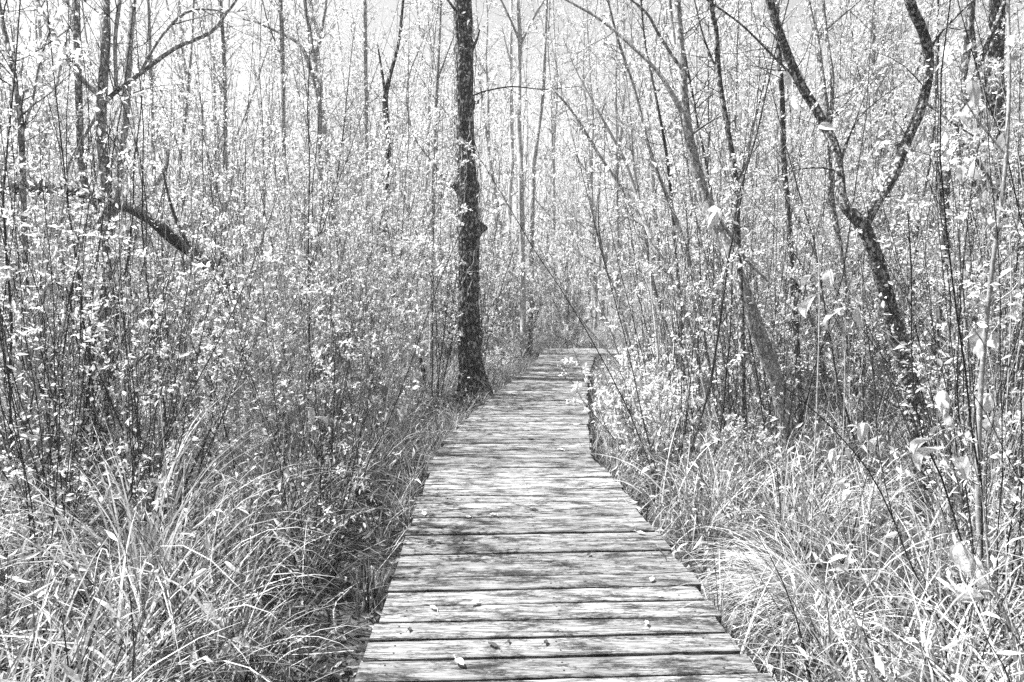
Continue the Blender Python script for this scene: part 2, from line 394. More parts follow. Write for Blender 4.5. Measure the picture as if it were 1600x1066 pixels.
def traced_tree(name, label, cat, Yd, paths, mat, seed=1, twd=3.0, tl=0.7, leafn=8, leafL=0.035, leafW=0.016, group=None, lmat='leaf', tmat='twig',
                disp=0.06, k=10, root=True, limb_name="limb", start=0.35, drift=0.15):
    """a tree whose trunk and limbs run through given points at its own distance and real thickness"""
    rg = np.random.default_rng(seed)
    p0 = at_y(paths[0][0][0], paths[0][0][1], Yd); base = np.array([p0[0], p0[1], 0.0])
    e = empty(name, base, label, cat, group)
    tw, lf = MB(), MB()
    for pi, path in enumerate(paths):
        P = np.array([at_y(a, b, Yd) for a, b, c in path]); Rr = np.array([c for a, b, c in path])/2*Yd/F
        if pi == 0 and root and P[0][2] > 0.02: P = np.vstack([[P[0][0], P[0][1], -0.05], P]); Rr = np.concatenate([[Rr[0]*1.3], Rr])
        ln = np.linalg.norm(np.diff(P, axis=0), axis=1).sum(); n = int(np.clip(ln*(14 if disp else 8), 8, 90))
        pr = smooth_path(np.column_stack([P, Rr]), n); pts, rad = pr[:, :3], np.maximum(pr[:, 3], 0.002)
        hz = pts[:, 2]
        dy = drift*np.sin(hz*1.3+seed)*np.clip(hz/2, 0, 1) + drift*.5*np.sin(hz*3.1+seed*2)*np.clip(hz/2, 0, 1)
        if pi > 0: dy = dy + np.linspace(0, 1, n)**1.2*rg.uniform(-.7, .7)*ln*.3
        ca = np.array([0, 0, CAMH]); pts = ca + (pts-ca)*(1+dy/Yd)[:, None]
        mb = MB(); big = Rr.mean()*F/Yd > 5
        tube(mb, pts-base, rad, k if big else 6, disp=bark_disp(disp, seed+pi) if (disp and big) else None)
        mb.obj("trunk" if pi == 0 else limb_name, mat, e)
        add_twigs(rg, tw, lf, pts-base, rad, twd, tl, leafn, leafL, leafW, start if pi == 0 else 0.1)
    merge(tw, lf); 
    if tw.n: tw.obj("crown", [M[tmat], M[lmat]], e)
    return e

# ---------------- the thick trunk left of the walk
def center_tree():
    Yd = 11.0
    path = [(741, 619, 56), (740, 606, 48), (737, 585, 40), (735, 560, 37), (733, 500, 33), (732, 430, 31), (732, 385, 31), (731, 355, 33), (730, 320, 30), (730, 290, 31),
            (728, 250, 27), (727, 200, 26), (726, 150, 26), (725, 80, 26), (723, 0, 27), (722, -90, 25), (724, -220, 21), (730, -380, 15)]
    P = np.array([at_y(a, b, Yd) for a, b, c in path]); Rr = np.array([c for a, b, c in path])/2*Yd/F
    base = np.array([P[0][0], Yd, 0]); P = np.vstack([[P[0][0], Yd, -0.08], P]); Rr = np.concatenate([[Rr[0]*1.15], Rr])
    pr = smooth_path(np.column_stack([P, Rr]), 420); pts, rad = pr[:, :3]-base, pr[:, 3]
    e = empty("tree", base, "thick dark furrowed trunk with a burl, standing alone at the boardwalk's left edge", "tree")
    burls = [(752, 357, 0.13, 0.0), (713, 290, 0.10, 3.14), (733, 300, .06, 4.7), (728, 200, .06, 2.0), (738, 228, .05, 5.6), (716, 330, .05, 3.0), (745, 292, .05, 0.3), (742, 165, .04, 0), (722, 78, .05, 2.6)]
    bz = [(at_y(a, b, Yd)[2], s, an) for a, b, s, an in burls]
    def disp(n, k, p, a):
        d = bark_disp(0.07, 3)(n, k, p, a); z = p[:, 2][:, None]; A = a[None]
        rg = np.random.default_rng(5)
        fur = np.abs(np.sin(A*9 + np.sin(z*2.3)*1.8 + np.sin(z*7+A*2)*.8)); d *= 1 + 0.07*(fur-.5)
        cell = np.sin(z*23 + A*7 + np.sin(z*9)*2)*np.sin(A*17+z*5); d *= 1 + 0.025*cell
        d *= 1 + rg.normal(0, .012, (n, k))
        for zz, s, an in bz:
            da = np.angle(np.exp(1j*(A-an))); d += (s/0.16)*np.exp(-((z-zz)/0.085)**2 - (da/0.55)**2)
        for an in (0.2, 1.9, 3.3, 4.6, 5.5):                # root flare
            da = np.angle(np.exp(1j*(A-an))); d += 0.35*np.exp(-np.clip(z, 0, 9)/0.16 - (da/0.38)**2)
        return d
    mb = MB(); tube(mb, pts, rad, 72, disp=disp); mb.obj("trunk", M['bark'], e)
    rg = np.random.default_rng(11); tw, lf = MB(), MB()
    limbs = [([(705, 292, 4), (690, 275, 3.2), (679, 258, 3), (655, 228, 2.8), (643, 192, 2.6), (640, 159, 2.4), (646, 126, 2.2), (658, 99, 2), (670, 70, 1.4)], 'bark_mid'),
             ([(738, 150, 2.6), (760, 146, 2.4), (800, 143, 2), (850, 151, 1.4), (900, 150, 1)], 'twig'),
             ([(738, 78, 5), (746, 72, 4), (752, 66, 2)], 'bark'), ([(738, 158, 5), (747, 168, 4), (750, 171, 3)], 'bark'),
             ([(716, 22, 5), (705, 12, 4), (690, -5, 3), (660, -50, 1)], 'bark'),
             ([(735, -150, 12), (770, -250, 9), (800, -380, 4)], 'bark'), ([(718, -120, 12), (680, -220, 8), (640, -380, 4)], 'bark'), ([(722, -60, 7), (760, -110, 5), (830, -150, 2)], 'bark')]
    for L, m in limbs:
        p = np.array([at_y(a, b, Yd) for a, b, c in L])-base; p[:, 1] -= np.linspace(0, .5, len(p)); r = np.array([c for a, b, c in L])/2*Yd/F
        pr = smooth_path(np.column_stack([p, r]), 24); mb = MB(); tube(mb, pr[:, :3], pr[:, 3], 7); mb.obj("limb", M[m], e)
        add_twigs(rg, tw, lf, pr[:, :3], pr[:, 3], 3.5, 0.9, 9, .045, .025, 0.4)
    merge(tw, lf); tw.obj("crown", [M['twig'], M['leaf']], e)
    # pale vine looping round the trunk: a plant of its own
    ev = empty("vine", base, "thin pale vine looping round the thick dark trunk", "vine"); mb = MB()
    rg = np.random.default_rng(3)
    for q in range(3):
        z = np.linspace(rg.uniform(.2, 3), rg.uniform(3.5, 7.5), 90); th = np.cumsum(rg.normal(0.05, .07, 90)) + rg.uniform(0, 6)
        c = np.stack([np.interp(z, pts[:, 2], pts[:, 0]), np.interp(z, pts[:, 2], pts[:, 1])], -1); rr = np.interp(z, pts[:, 2], rad)*1.08 + .015 + .05*np.abs(np.sin(z*2.1+q))
        tube(mb, np.column_stack([c[:, 0]+rr*np.cos(th), c[:, 1]+rr*np.sin(th), z]), 0.006, 4, cap=False)
    mb.obj("stem", M['bark_pale'], ev)
    P = np.column_stack([rg.normal(0, .2, 160), rg.normal(0, .2, 160), rg.uniform(.3, 6, 160)]); P[:, 0] += np.interp(P[:, 2], pts[:, 2], pts[:, 0])
    lf = MB(); leaves(lf, P, rg.normal(0, 1, P.shape), .06, .035, rg); lf.obj("foliage", M['leaf'], ev, smooth=False)
center_tree()

T = traced_tree
T("tree", "forked lichen-spotted tree right of the boardwalk, thick limbs parting in a Y", "tree", 5.3,
  [[(1440, 800, 26.9), (1434, 720, 25.4), (1424, 620, 25.4), (1408, 545, 26.1), (1386, 470, 22.9), (1368, 400, 19.8), (1347, 352, 19.0), (1318, 318, 15.8), (1311, 275, 15.0), (1305, 232, 14.2), (1277, 175, 13.5), (1250, 130, 13.5), (1225, 70, 12.7), (1205, 10, 11.9), (1190, -60, 11.1), (1165, -200, 7.9), (1150, -330, 4.0)],
   [(1349, 356, 15.8), (1368, 318, 15.8), (1392, 280, 15.8), (1415, 225, 14.2), (1440, 165, 14.2), (1452, 100, 13.5), (1442, 50, 13.5), (1420, -5, 12.7), (1400, -120, 9.5), (1390, -300, 4.0)],
   [(1315, 248, 4.8), (1330, 205, 4.0), (1350, 175, 3.1), (1380, 150, 2.3), (1412, 128, 1.6)],
   [(1452, 75, 7.1), (1470, 50, 5.6), (1500, 20, 4.0), (1540, -20, 2.3)], [(1250, 130, 5.6), (1210, 90, 4.0), (1160, 40, 3.1), (1105, 0, 3.1), (1050, -40, 1.6)],
   [(1312, 268, 4.0), (1280, 262, 3.1), (1240, 266, 2.3), (1205, 280, 1.6)], [(1445, 160, 4.0), (1500, 200, 3.1), (1545, 225, 2.3), (1590, 250, 1.6)]],
  M['bark_lichen'], seed=21, twd=3.0, tl=.8, start=.55, leafn=2, leafL=.05, leafW=.025, k=26, disp=.09)
T("tree", "leaning grey tree right of the walk, sweeping up left and forked on top", "tree", 6.4,
  [[(1236, 735, 22), (1225, 650, 23), (1207, 575, 23), (1185, 520, 23), (1160, 450, 22), (1135, 390, 20), (1111, 340, 18), (1090, 270, 16), (1074, 200, 15), (1068, 140, 14), (1062, 60, 12), (1057, -20, 11), (1050, -200, 8), (1040, -330, 4)],
   [(1068, 178, 9), (1030, 115, 7), (990, 75, 6), (940, 32, 5), (885, 0, 4), (830, -30, 2)], [(1066, 125, 7), (1053, 60, 6), (1046, 0, 6), (1040, -120, 4)],
   [(1064, 108, 5), (1030, 55, 5), (1010, 20, 4), (980, -5, 3)], [(1111, 330, 7), (1140, 365, 6), (1165, 405, 5), (1200, 440, 3)], [(1074, 215, 4), (1110, 190, 3), (1140, 175, 2)]],
  M['bark_mid'], seed=22, twd=3.0, tl=.8, start=.5, leafn=3, leafL=.045, leafW=.022, k=18, disp=.06)
T("tree", "slim dark upright tree between the leaning grey tree and the Y-forked tree", "tree", 6.0,
  [[(1166, 740, 12), (1160, 600, 11), (1158, 480, 10), (1154, 405, 10), (1149, 283, 10), (1137, 202, 9), (1124, 126, 9), (1119, 50, 8), (1111, 0, 7), (1104, -150, 5), (1100, -300, 3)],
   [(1150, 290, 4), (1175, 235, 3), (1190, 180, 2)], [(1124, 120, 4), (1100, 60, 3), (1085, 0, 2)]], M['bark_lichen'], seed=23, twd=3.5, tl=.6, leafn=6, k=12)
T("tree", "thin dark speckled tree standing between the slim dark tree and the Y-forked tree", "tree", 7.4,
  [[(1252, 730, 10), (1246, 560, 10), (1240, 450, 10), (1230, 314, 9), (1225, 253, 9), (1222, 150, 8), (1215, 50, 8), (1208, -100, 5), (1200, -250, 3)],
   [(1238, 430, 5), (1260, 480, 5), (1280, 540, 4)]], M['bark'], seed=24, twd=3, tl=.7, leafn=7)
T("tree", "thin pale grey tree just left of the fork of the Y-forked tree", "tree", 7.0,
  [[(1328, 740, 10), (1324, 600, 10), (1322, 480, 10), (1314, 395, 9), (1299, 304, 9), (1296, 202, 9), (1289, 152, 8), (1276, 60, 8), (1263, 0, 7), (1250, -140, 4)],
   [(1297, 210, 5), (1301, 126, 6), (1294, 76, 6), (1286, 0, 5), (1280, -120, 3)], [(1276, 60, 3), (1310, 30, 3), (1345, 0, 2)]], M['bark_mid'], seed=25, twd=3, tl=.7, leafn=6)
T("tree", "crooked mid grey tree right of the Y-forked tree, with a slanting upper limb", "tree", 6.8,
  [[(1452, 740, 15), (1457, 600, 14), (1464, 500, 12), (1476, 430, 11), (1477, 354, 11), (1478, 304, 10), (1482, 253, 11), (1490, 218, 12), (1504, 172, 12), (1502, 142, 12), (1511, 66, 13), (1517, 0, 13), (1522, -140, 9), (1525, -280, 4)],
   [(1504, 172, 8), (1534, 91, 8), (1567, 10, 8), (1590, -60, 5)], [(1476, 430, 6), (1473, 324, 6), (1463, 243, 4), (1470, 230, 3)], [(1504, 225, 5), (1540, 270, 5), (1570, 330, 4), (1600, 400, 3)]],
  M['bark_lichen'], seed=26, twd=3, tl=.8, leafn=6, k=14)
T("sapling", "smooth pale bare stem at the right rim, in front of the other trees", "sapling", 3.3,
  [[(1531, 860, 10.1), (1529, 800, 9.4), (1528, 720, 9.4), (1532, 620, 8.6), (1538, 537, 7.8), (1549, 430, 7.0), (1565, 314, 6.2), (1572, 243, 6.2), (1577, 127, 5.5), (1575, 0, 4.7), (1570, -150, 3.9), (1560, -300, 2.3)],
   [(1572, 243, 3.1), (1545, 210, 3.1), (1515, 170, 2.3), (1485, 115, 2.3), (1462, 75, 1.6)], [(1549, 430, 2.3), (1575, 400, 2.0), (1610, 370, 1.6)], [(1538, 537, 2.3), (1510, 500, 2.0), (1480, 470, 1.6), (1440, 430, 1.2)]],
  M['bark_pale'], seed=27, twd=1.6, tl=.35, leafn=3, leafL=.06, leafW=.03, lmat='leaf_big', tmat='twig_mid', drift=.05)
T("tree", "leaf-clad dark trunk at the right rim behind the smooth pale stem", "tree", 8.6,
  [[(1590, 700, 24), (1580, 520, 24), (1572, 400, 24), (1562, 250, 24), (1556, 100, 22), (1560, 0, 20), (1570, -200, 12)], [(1560, 200, 8), (1530, 120, 6), (1520, 40, 4)]],
  M['bark'], seed=28, twd=9, tl=.5, leafn=16, lmat='leaf_mid', start=.15, k=14)
T("bramble", "dark thorny bramble stem arching in front of the base of the Y-forked tree", "bramble", 2.9,
  [[(1512, 880, 3.5), (1504, 852, 3.5), (1471, 746, 3.3), (1441, 681, 3), (1427, 605, 3), (1424, 530, 2.5), (1424, 425, 3), (1418, 330, 2)]], M['twig'], seed=29, twd=6, tl=.08, leafn=0, root=True, drift=.02, disp=0)
T("bramble", "dark bramble cane slanting down right, in front of the drooping pale tuft", "bramble", 2.7,
  [[(1480, 1000, 3), (1430, 900, 3), (1395, 810, 2.6), (1360, 740, 2.4), (1320, 690, 2), (1270, 640, 1.6), (1220, 600, 1)], [(1395, 810, 2), (1372, 700, 2), (1366, 600, 3), (1352, 500, 2)]], M['twig'], seed=30, twd=4, tl=.1, leafn=0, drift=.02, disp=0)
T("tree", "many-stemmed grey tree at far left, its long limbs spreading from one fork", "tree", 6.4,
  [[(158, 780, 20), (159, 640, 19), (161, 520, 18), (163, 430, 17), (167, 354, 16), (167, 304, 15), (162, 253, 14), (157, 203, 14), (161, 127, 14), (165, 50, 13), (165, 0, 12), (168, -130, 9), (172, -280, 4)],
   [(166, 372, 12), (150, 335, 12), (137, 304, 12), (127, 253, 11), (124, 177, 11), (121, 76, 11), (119, 0, 10), (115, -140, 7), (112, -260, 4)],
   [(166, 400, 12), (180, 330, 11), (190, 243, 11), (197, 177, 11), (202, 76, 11), (208, 0, 11), (216, -160, 7), (222, -260, 4)],
   [(165, 160, 8), (177, 147, 7), (218, 116, 7), (273, 76, 6), (329, 51, 5), (354, 20, 5), (372, -5, 4), (400, -60, 2)],
   [(160, 155, 8), (152, 147, 8), (121, 116, 8), (96, 76, 7), (66, 20, 7), (56, -10, 6), (40, -120, 3)], [(182, 140, 6), (180, 66, 6), (187, 0, 6), (200, -120, 3)],
   [(152, 170, 5), (147, 187, 5), (125, 225, 5), (106, 263, 4), (98, 330, 4), (94, 380, 3)], [(218, 116, 5), (250, 60, 4), (290, 20, 4), (330, 15, 3), (352, 22, 2)]],
  M['bark_mid'], seed=31, twd=3.2, tl=.8, leafn=7, leafL=.05, leafW=.016, k=14)
T("tree", "thin grey tree at the very left rim, curving out of the photo near the top", "tree", 5.0,
  [[(48, 760, 11), (44, 560, 10), (40, 420, 9), (33, 203, 9), (24, 130, 8), (13, 76, 8), (3, 30, 7), (-12, -60, 5), (-20, -200, 3)], [(33, 215, 4), (50, 160, 4), (62, 100, 3), (80, 40, 2)]],
  M['bark_mid'], seed=32, twd=4, tl=.7, leafn=9, leafL=.07, leafW=.014)
T("dead_trunk", "rotten black trunk leaning across the thicket on the left", "dead trunk", 7.6,
  [[(425, 640, 34), (395, 540, 32), (368, 475, 32), (350, 448, 29), (333, 428, 24), (315, 405, 20), (285, 385, 16), (262, 365, 20), (240, 347, 17), (215, 332, 15), (190, 322, 13), (140, 306, 13), (95, 298, 14), (40, 294, 20), (0, 290, 23), (-60, 284, 12)],
   [(300, 396, 6), (270, 330, 5), (255, 270, 3)], [(335, 425, 6), (350, 395, 5)]], M['rot'], seed=33, twd=1.0, tl=.3, leafn=2, disp=.14, k=16, drift=.05)
BG = "thin trees standing in the thicket"
for lab, Yd, m, paths, sd in [
    ("grey tree with a crooked low-angled limb, above the thicket in the upper left", 13, 'bark_mid', [[(506, 640, 11), (503, 400, 11), (500, 250, 10), (499, 157, 9), (493, 110, 9), (486, 60, 8), (476, 0, 7), (470, -120, 4)], [(499, 160, 7), (483, 101, 7), (466, 68, 7), (430, 48, 6), (400, 35, 4), (380, 30, 3)], [(491, 100, 7), (500, 60, 6), (510, 0, 5), (515, -100, 3)]], 41),
    ("dark twisted tree left of the thick trunk, half-way to the grey crooked one", 12, 'bark', [[(598, 640, 10), (600, 430, 10), (602, 304, 11), (607, 228, 11), (602, 162, 11), (607, 127, 9), (623, 66, 6), (630, 0, 5), (640, -100, 3)], [(603, 160, 6), (598, 120, 5), (590, 70, 3)]], 42),
    ("slender grey tree nearest the left side of the thick trunk", 14, 'bark_mid', [[(672, 620, 7), (676, 330, 7), (678, 228, 7), (683, 127, 7), (688, 25, 5), (692, -90, 3)], [(683, 127, 4), (700, 80, 3), (712, 50, 2)], [(681, 110, 3), (672, 60, 3), (668, 20, 2)]], 43),
    ("straight grey tree above the middle of the left thicket", 15, 'bark_mid', [[(572, 640, 8), (573, 300, 8), (571, 90, 8), (570, 0, 7), (569, -120, 4)]], 44),
    ("grey tree left of the grey crooked one, fading at the top of the photo", 13, 'bark_mid', [[(446, 640, 9), (444, 300, 9), (441, 76, 9), (438, 0, 8), (434, -130, 4)], [(441, 90, 4), (420, 40, 3), (410, 0, 2)]], 45),
    ("dark trunk rising behind the foot of the leaning rotten trunk", 11, 'bark_mid', [[(372, 640, 8), (352, 400, 9), (352, 250, 9), (350, 100, 8), (345, 0, 6), (342, -100, 3)]], 46),
    ("thin dark tree right of the many-stemmed tree, crossed by its longest limb", 10, 'bark_mid', [[(250, 640, 10), (245, 400, 9), (240, 260, 9), (238, 170, 7), (234, 60, 6), (230, -60, 4)], [(245, 290, 6), (262, 250, 6), (250, 210, 4)]], 47),
    ("dark forked tree between the rotten trunk and the grey crooked tree", 11, 'bark_mid', [[(300, 640, 8), (298, 430, 8), (292, 340, 8), (280, 270, 7), (290, 180, 6), (300, 60, 5), (305, -60, 3)], [(300, 380, 8), (290, 320, 7), (278, 280, 5)]], 48),
    ("tall grey tree with V-shaped upper limbs, just right of the thick trunk", 17, 'bark_hazed', [[(818, 560, 13), (815, 320, 11), (811, 210, 10), (811, 120, 9), (812, 60, 9), (809, 0, 8), (806, -120, 5)], [(810, 60, 5), (795, 25, 4), (778, -10, 3)], [(813, 70, 6), (830, 35, 5), (850, 0, 4), (870, -40, 2)], [(812, 130, 4), (796, 90, 3), (784, 40, 2)]], 49),
    ("pale grey trunk close to the right side of the tree with V-shaped limbs", 19, 'bark_hazed', [[(828, 560, 11), (832, 300, 10), (838, 225, 9), (848, 150, 7), (852, 60, 6), (858, -80, 3)]], 50),
    ("pale grey trunk close to the left side of the tree with V-shaped limbs", 20, 'bark_hazed', [[(792, 560, 9), (796, 330, 9), (800, 250, 8), (798, 100, 7), (800, -80, 4)]], 51),
    ("leaning sapling over the walk's right edge, its leafy top bending furthest left", 9.0, 'bark_mid', [[(1075, 640, 6), (1050, 540, 7), (1020, 440, 7), (1005, 350, 7), (992, 324, 6), (937, 243, 6), (896, 177, 5), (866, 142, 3)]], 52),
    ("leaning sapling curving up left behind the leaning grey tree", 8.2, 'twig_mid', [[(1110, 650, 8), (1085, 540, 8), (1056, 450, 8), (1018, 375, 8), (1002, 329, 7), (977, 253, 6), (942, 187, 5), (900, 110, 3), (880, 60, 2)], [(1002, 329, 5), (990, 250, 4), (985, 180, 3), (975, 90, 2)]], 53),
    ("slender leaning sapling rising highest among those left of the leaning grey tree", 7.8, 'bark_mid', [[(1120, 650, 8), (1095, 500, 8), (1075, 400, 8), (1053, 334, 8), (1018, 243, 7), (992, 142, 6), (965, 60, 5), (945, -20, 3)]], 54),
    ("short dark sapling leaning left over the far right edge of the walk", 10.5, 'bark_mid', [[(1005, 620, 4), (985, 540, 4), (964, 460, 4), (947, 420, 4), (925, 324, 3), (912, 240, 2)], [(947, 420, 4), (935, 350, 3), (938, 280, 2)]], 55),
    ("upright dark sapling between the leaning saplings and the leaning grey tree", 8.8, 'twig', [[(1070, 640, 6), (1064, 500, 6), (1055, 380, 6), (1043, 253, 6), (1028, 167, 5), (1008, 66, 4), (1000, -20, 3)]], 56),
    ("dark thin tree between the crooked grey tree and the leaf-clad trunk on the right", 9.5, 'bark', [[(1530, 700, 9), (1522, 500, 9), (1518, 350, 8), (1530, 200, 8), (1545, 80, 7), (1548, -60, 4)], [(1518, 350, 5), (1500, 280, 4), (1480, 230, 3)]], 57),
    ("grey tree inside the Y of the forked tree, far behind it", 12, 'bark_mid', [[(1385, 640, 8), (1380, 450, 8), (1372, 250, 8), (1365, 100, 7), (1368, -60, 5)], [(1372, 250, 4), (1390, 200, 3), (1395, 140, 2)]], 58),
    ("dark stick-thin tree just right of the Y-forked tree's right limb", 9, 'twig', [[(1432, 660, 6), (1430, 400, 6), (1455, 240, 5), (1465, 100, 5), (1466, 0, 4), (1470, -100, 3)]], 59),
]:
    paths = [[(a, b, c*.8) for a, b, c in p] for p in paths]
    T("sapling" if "sapling" in lab else "tree", lab, "sapling" if "sapling" in lab else "tree", Yd, paths, M[m], seed=sd, twd=5, tl=.9, leafn=22, leafL=.042, leafW=.022, group=BG, drift=.2, disp=.05, k=9, lmat='leaf')

# ---------------- templates of shrubs, saplings and tall trees
def make_shrub(seed, h, ns, lean, leafn, lL, lW, lmat, tmat, twd=6, tl=.5, r0=.008):
    rg = np.random.default_rng(seed); tw, lf, st = MB(), MB(), MB()
    for q in range(ns):
        a = rg.uniform(0, 6.3); L = h*rg.uniform(.55, 1.1); d = np.array([np.cos(a)*lean*rg.uniform(.3, 1.4), np.sin(a)*lean*rg.uniform(.3, 1.4), 1])
        p0 = np.array([np.cos(a), np.sin(a), 0])*rg.uniform(0, .16); n = 12
        s = stem(rg, p0, d, L, n, 0.055, 0.01); rad = np.linspace(r0*rg.uniform(.6, 1.3), .0018, n)*(L/h)
        tube(st, s, rad, 5, cap=False); add_twigs(rg, tw, lf, s, rad, twd, tl, leafn, lL, lW, 0.12, 0.9, rich=True, up=.05)
        if rg.random() < .7:
            j = rg.integers(3, 7); s2 = stem(rg, s[j], nrm(s[j+1]-s[j]) + rg.normal(0, .3, 3), L*.6, 9, .07, .02); r2 = np.linspace(rad[j]*.7, .0015, 9)
            tube(st, s2, r2, 4, cap=False); add_twigs(rg, tw, lf, s2, r2, twd, tl*.9, leafn, lL, lW, .05, .9, up=.05)
    merge(tw, lf); return [("stems", st.mesh("stems", M[tmat])), ("foliage", tw.mesh("foliage", [M[tmat], M[lmat]]))]
def make_tree(seed, h, r, leafn, lL, lW, lmat, bmat, tmat, nb=26, tl=.9, crown=.25, fork=True, lrich=False):
    rg = np.random.default_rng(seed); tw, lf, tr, br = MB(), MB(), MB(), MB(); n = 26
    s = stem(rg, (0, 0, -.05), (rg.normal(0, .05), rg.normal(0, .05), 1), h, n, 0.035, .02); rad = np.linspace(r, r*.15, n); rad[0] *= 1.4
    tube(tr, s, rad, 8, disp=bark_disp(.05, seed)); trunks = [(s, rad)]
    if fork:
        j = rg.integers(6, 14); s2 = stem(rg, s[j], nrm(s[j+1]-s[j]) + rg.normal(0, .25, 3), h*(1-j/n), 16, .05, .03); r2 = np.linspace(rad[j]*.75, r*.1, 16); tube(br, s2, r2, 7); trunks.append((s2, r2))
    for s, rad in trunks:
        for q in range(nb//len(trunks)):
            u = crown + (1-crown)*rg.random()**.9; i = min(len(s)-2, int(u*(len(s)-1))); a = rg.uniform(0, 6.3)
            L = h*rg.uniform(.08, .22)*(1.25-u); b = stem(rg, s[i], (np.cos(a), np.sin(a), rg.uniform(.4, 1.5)), L, 9, .1, .06); rb = np.linspace(min(rad[i]*.5, .004+L*.009), .003, 9)
            tube(br, b, rb, 5, cap=False); add_twigs(rg, tw, lf, b, rb, 5, tl*.7, leafn, lL, lW, .15, 1, rich=lrich)
        add_twigs(rg, tw, lf, s, rad, 1.5, tl*.6, leafn, lL, lW, crown, 1, rich=lrich)
    tw.v += br.v; tw.f4 += [f + tw.n for f in br.f4]; tw.f3 += [f + tw.n for f in br.f3]; tw.m4 += br.m4; tw.m3 += br.m3; tw.n += br.n
    merge(tw, lf); return [("trunk", tr.mesh("trunk", M[bmat])), ("crown", tw.mesh("crown", [M[tmat], M[lmat]]))]

def place(parts, name, loc, rz, sc, label, cat, group, tilt=(0, 0)):
    e = empty(name, loc, label, cat, group); e.rotation_euler = (tilt[0], tilt[1], rz); e.scale = (sc,)*3
    for nm, me in parts:
        o = bpy.data.objects.new(nm, me); COL.objects.link(o); o.parent = e
    return e
def in_view(x, y, m=1.0): return y > 0.3 and abs(x) < y*0.78 + m

SH = [
    dict(p=make_shrub(101, 3.6, 10, .20, 18, 0.036, 0.017, 'leaf', 'twig', 7, .42, .0065), l="tall leafy dark-stemmed shrub"),
    dict(p=make_shrub(102, 4.2, 12, .14, 16, 0.034, 0.016, 'leaf', 'twig_mid', 7, .42, .007), l="tall leafy grey-stemmed shrub"),
    dict(p=make_shrub(103, 3.2, 14, .5, 4, .026, .012, 'leaf_mid', 'twig', 8, .4, .006), l="nearly bare dark twiggy shrub"),
    dict(p=make_shrub(104, 2.4, 13, .30, 22, 0.044, 0.020, 'leaf', 'twig', 8, .35, .006), l="bushy pale-leaved shrub of middling height"),
    dict(p=make_shrub(105, 3.0, 10, .22, 16, 0.075, 0.013, 'leaf', 'twig_mid', 6, .4, .006), l="willow-like shrub with narrow leaves"),
    dict(p=make_shrub(106, 4.8, 7, .25, 14, 0.042, 0.022, 'leaf', 'twig', 6, .5, .010), l="lanky dark-stemmed shrub"),
    dict(p=make_shrub(107, 3.4, 15, .10, 6, 0.036, 0.018, 'leaf', 'twig_mid', 3, .3, .005), l="clump of thin upright grey whips"),
    dict(p=make_shrub(108, 3.2, 10, .24, 5, 0.038, 0.018, 'leaf', 'twig', 3, .3, .005), l="clump of thin slanting dark whips"),
]
WHIP = [
    dict(p=make_shrub(131, 4.8, 9, .13, 7, .030, .016, 'leaf', 'twig', 3, .35, .0065), l="tall clump of thin dark whips"),
    dict(p=make_shrub(132, 4.2, 10, .16, 9, .032, .017, 'leaf', 'twig_mid', 3, .35, .006), l="tall clump of thin grey whips"),
    dict(p=make_shrub(133, 4.8, 7, .32, 10, .036, .018, 'leaf', 'twig', 4, .4, .008), l="tall spreading clump of dark whips"),
]
POLE = [
    dict(p=make_shrub(141, 3.6, 3, .30, 1, .035, .018, 'leaf', 'twig', 2.2, .5, .010), l="bare dark slanting stems"),
    dict(p=make_shrub(142, 4.4, 2, .18, 1, .035, .018, 'leaf', 'twig', 2.0, .6, .012), l="bare dark upright stems"),
    dict(p=make_shrub(143, 3.4, 3, .40, 1, .035, .018, 'leaf', 'twig_mid', 2.2, .5, .010), l="bare pale crossing stems"),
    dict(p=make_shrub(144, 2.4, 4, .65, 0, .035, .018, 'leaf', 'twig', 3.0, .4, .007), l="low tangle of bare dark stems"),
]
TALL = [
    dict(p=make_shrub(121, 7.5, 7, .10, 30, .034, .018, 'leaf', 'twig', 6, .7, .013), l="high slender sapling clump with dark twigs"),
    dict(p=make_shrub(122, 8.5, 6, .08, 28, .034, .018, 'leaf', 'twig_mid', 6, .7, .014), l="high slender sapling clump with grey twigs"),
    dict(p=make_shrub(123, 7.0, 8, .12, 12, .034, .018, 'leaf', 'twig_mid', 8, .7, .012), l="high sapling clump, mostly bare fine twigs"),
]
LOW = [
    dict(p=make_shrub(111, 1.1, 16, .45, 14, .034, .018, 'leaf', 'twig', 9, .25, .004), l="low pale-leaved bush"),
    dict(p=make_shrub(112, 0.9, 18, .55, 12, .030, .016, 'leaf', 'twig_mid', 9, .22, .004), l="low dense bush"),
    dict(p=make_shrub(113, 1.3, 12, .4, 5, .030, .014, 'leaf', 'twig_mid', 8, .3, .004), l="low twiggy bush with few leaves"),
]
TR = [
    dict(p=make_tree(201, 9, .040, 26, .045, .026, 'leaf', 'bark_mid', 'twig_mid', 40, .9, .12), l="slim grey tree with loose pale crown"),
    dict(p=make_tree(202, 11, .055, 24, .045, .026, 'leaf', 'bark_mid', 'twig_mid', 44, 1.0, .15), l="taller grey tree with pale crown"),
    dict(p=make_tree(203, 8, .034, 28, .042, .024, 'leaf', 'twig', 'twig', 40, .8, .1), l="slim dark tree with pale leaves"),
    dict(p=make_tree(204, 14, .075, 22, .05, .03, 'leaf', 'bark_hazed', 'twig_mid', 50, 1.2, .15), l="tall straight grey tree"),
    dict(p=make_tree(205, 16, .10, 8, .05, .03, 'leaf', 'bark_hazed', 'twig_mid', 36, 1.2, .3, False), l="tall nearly bare straight tree"),
]
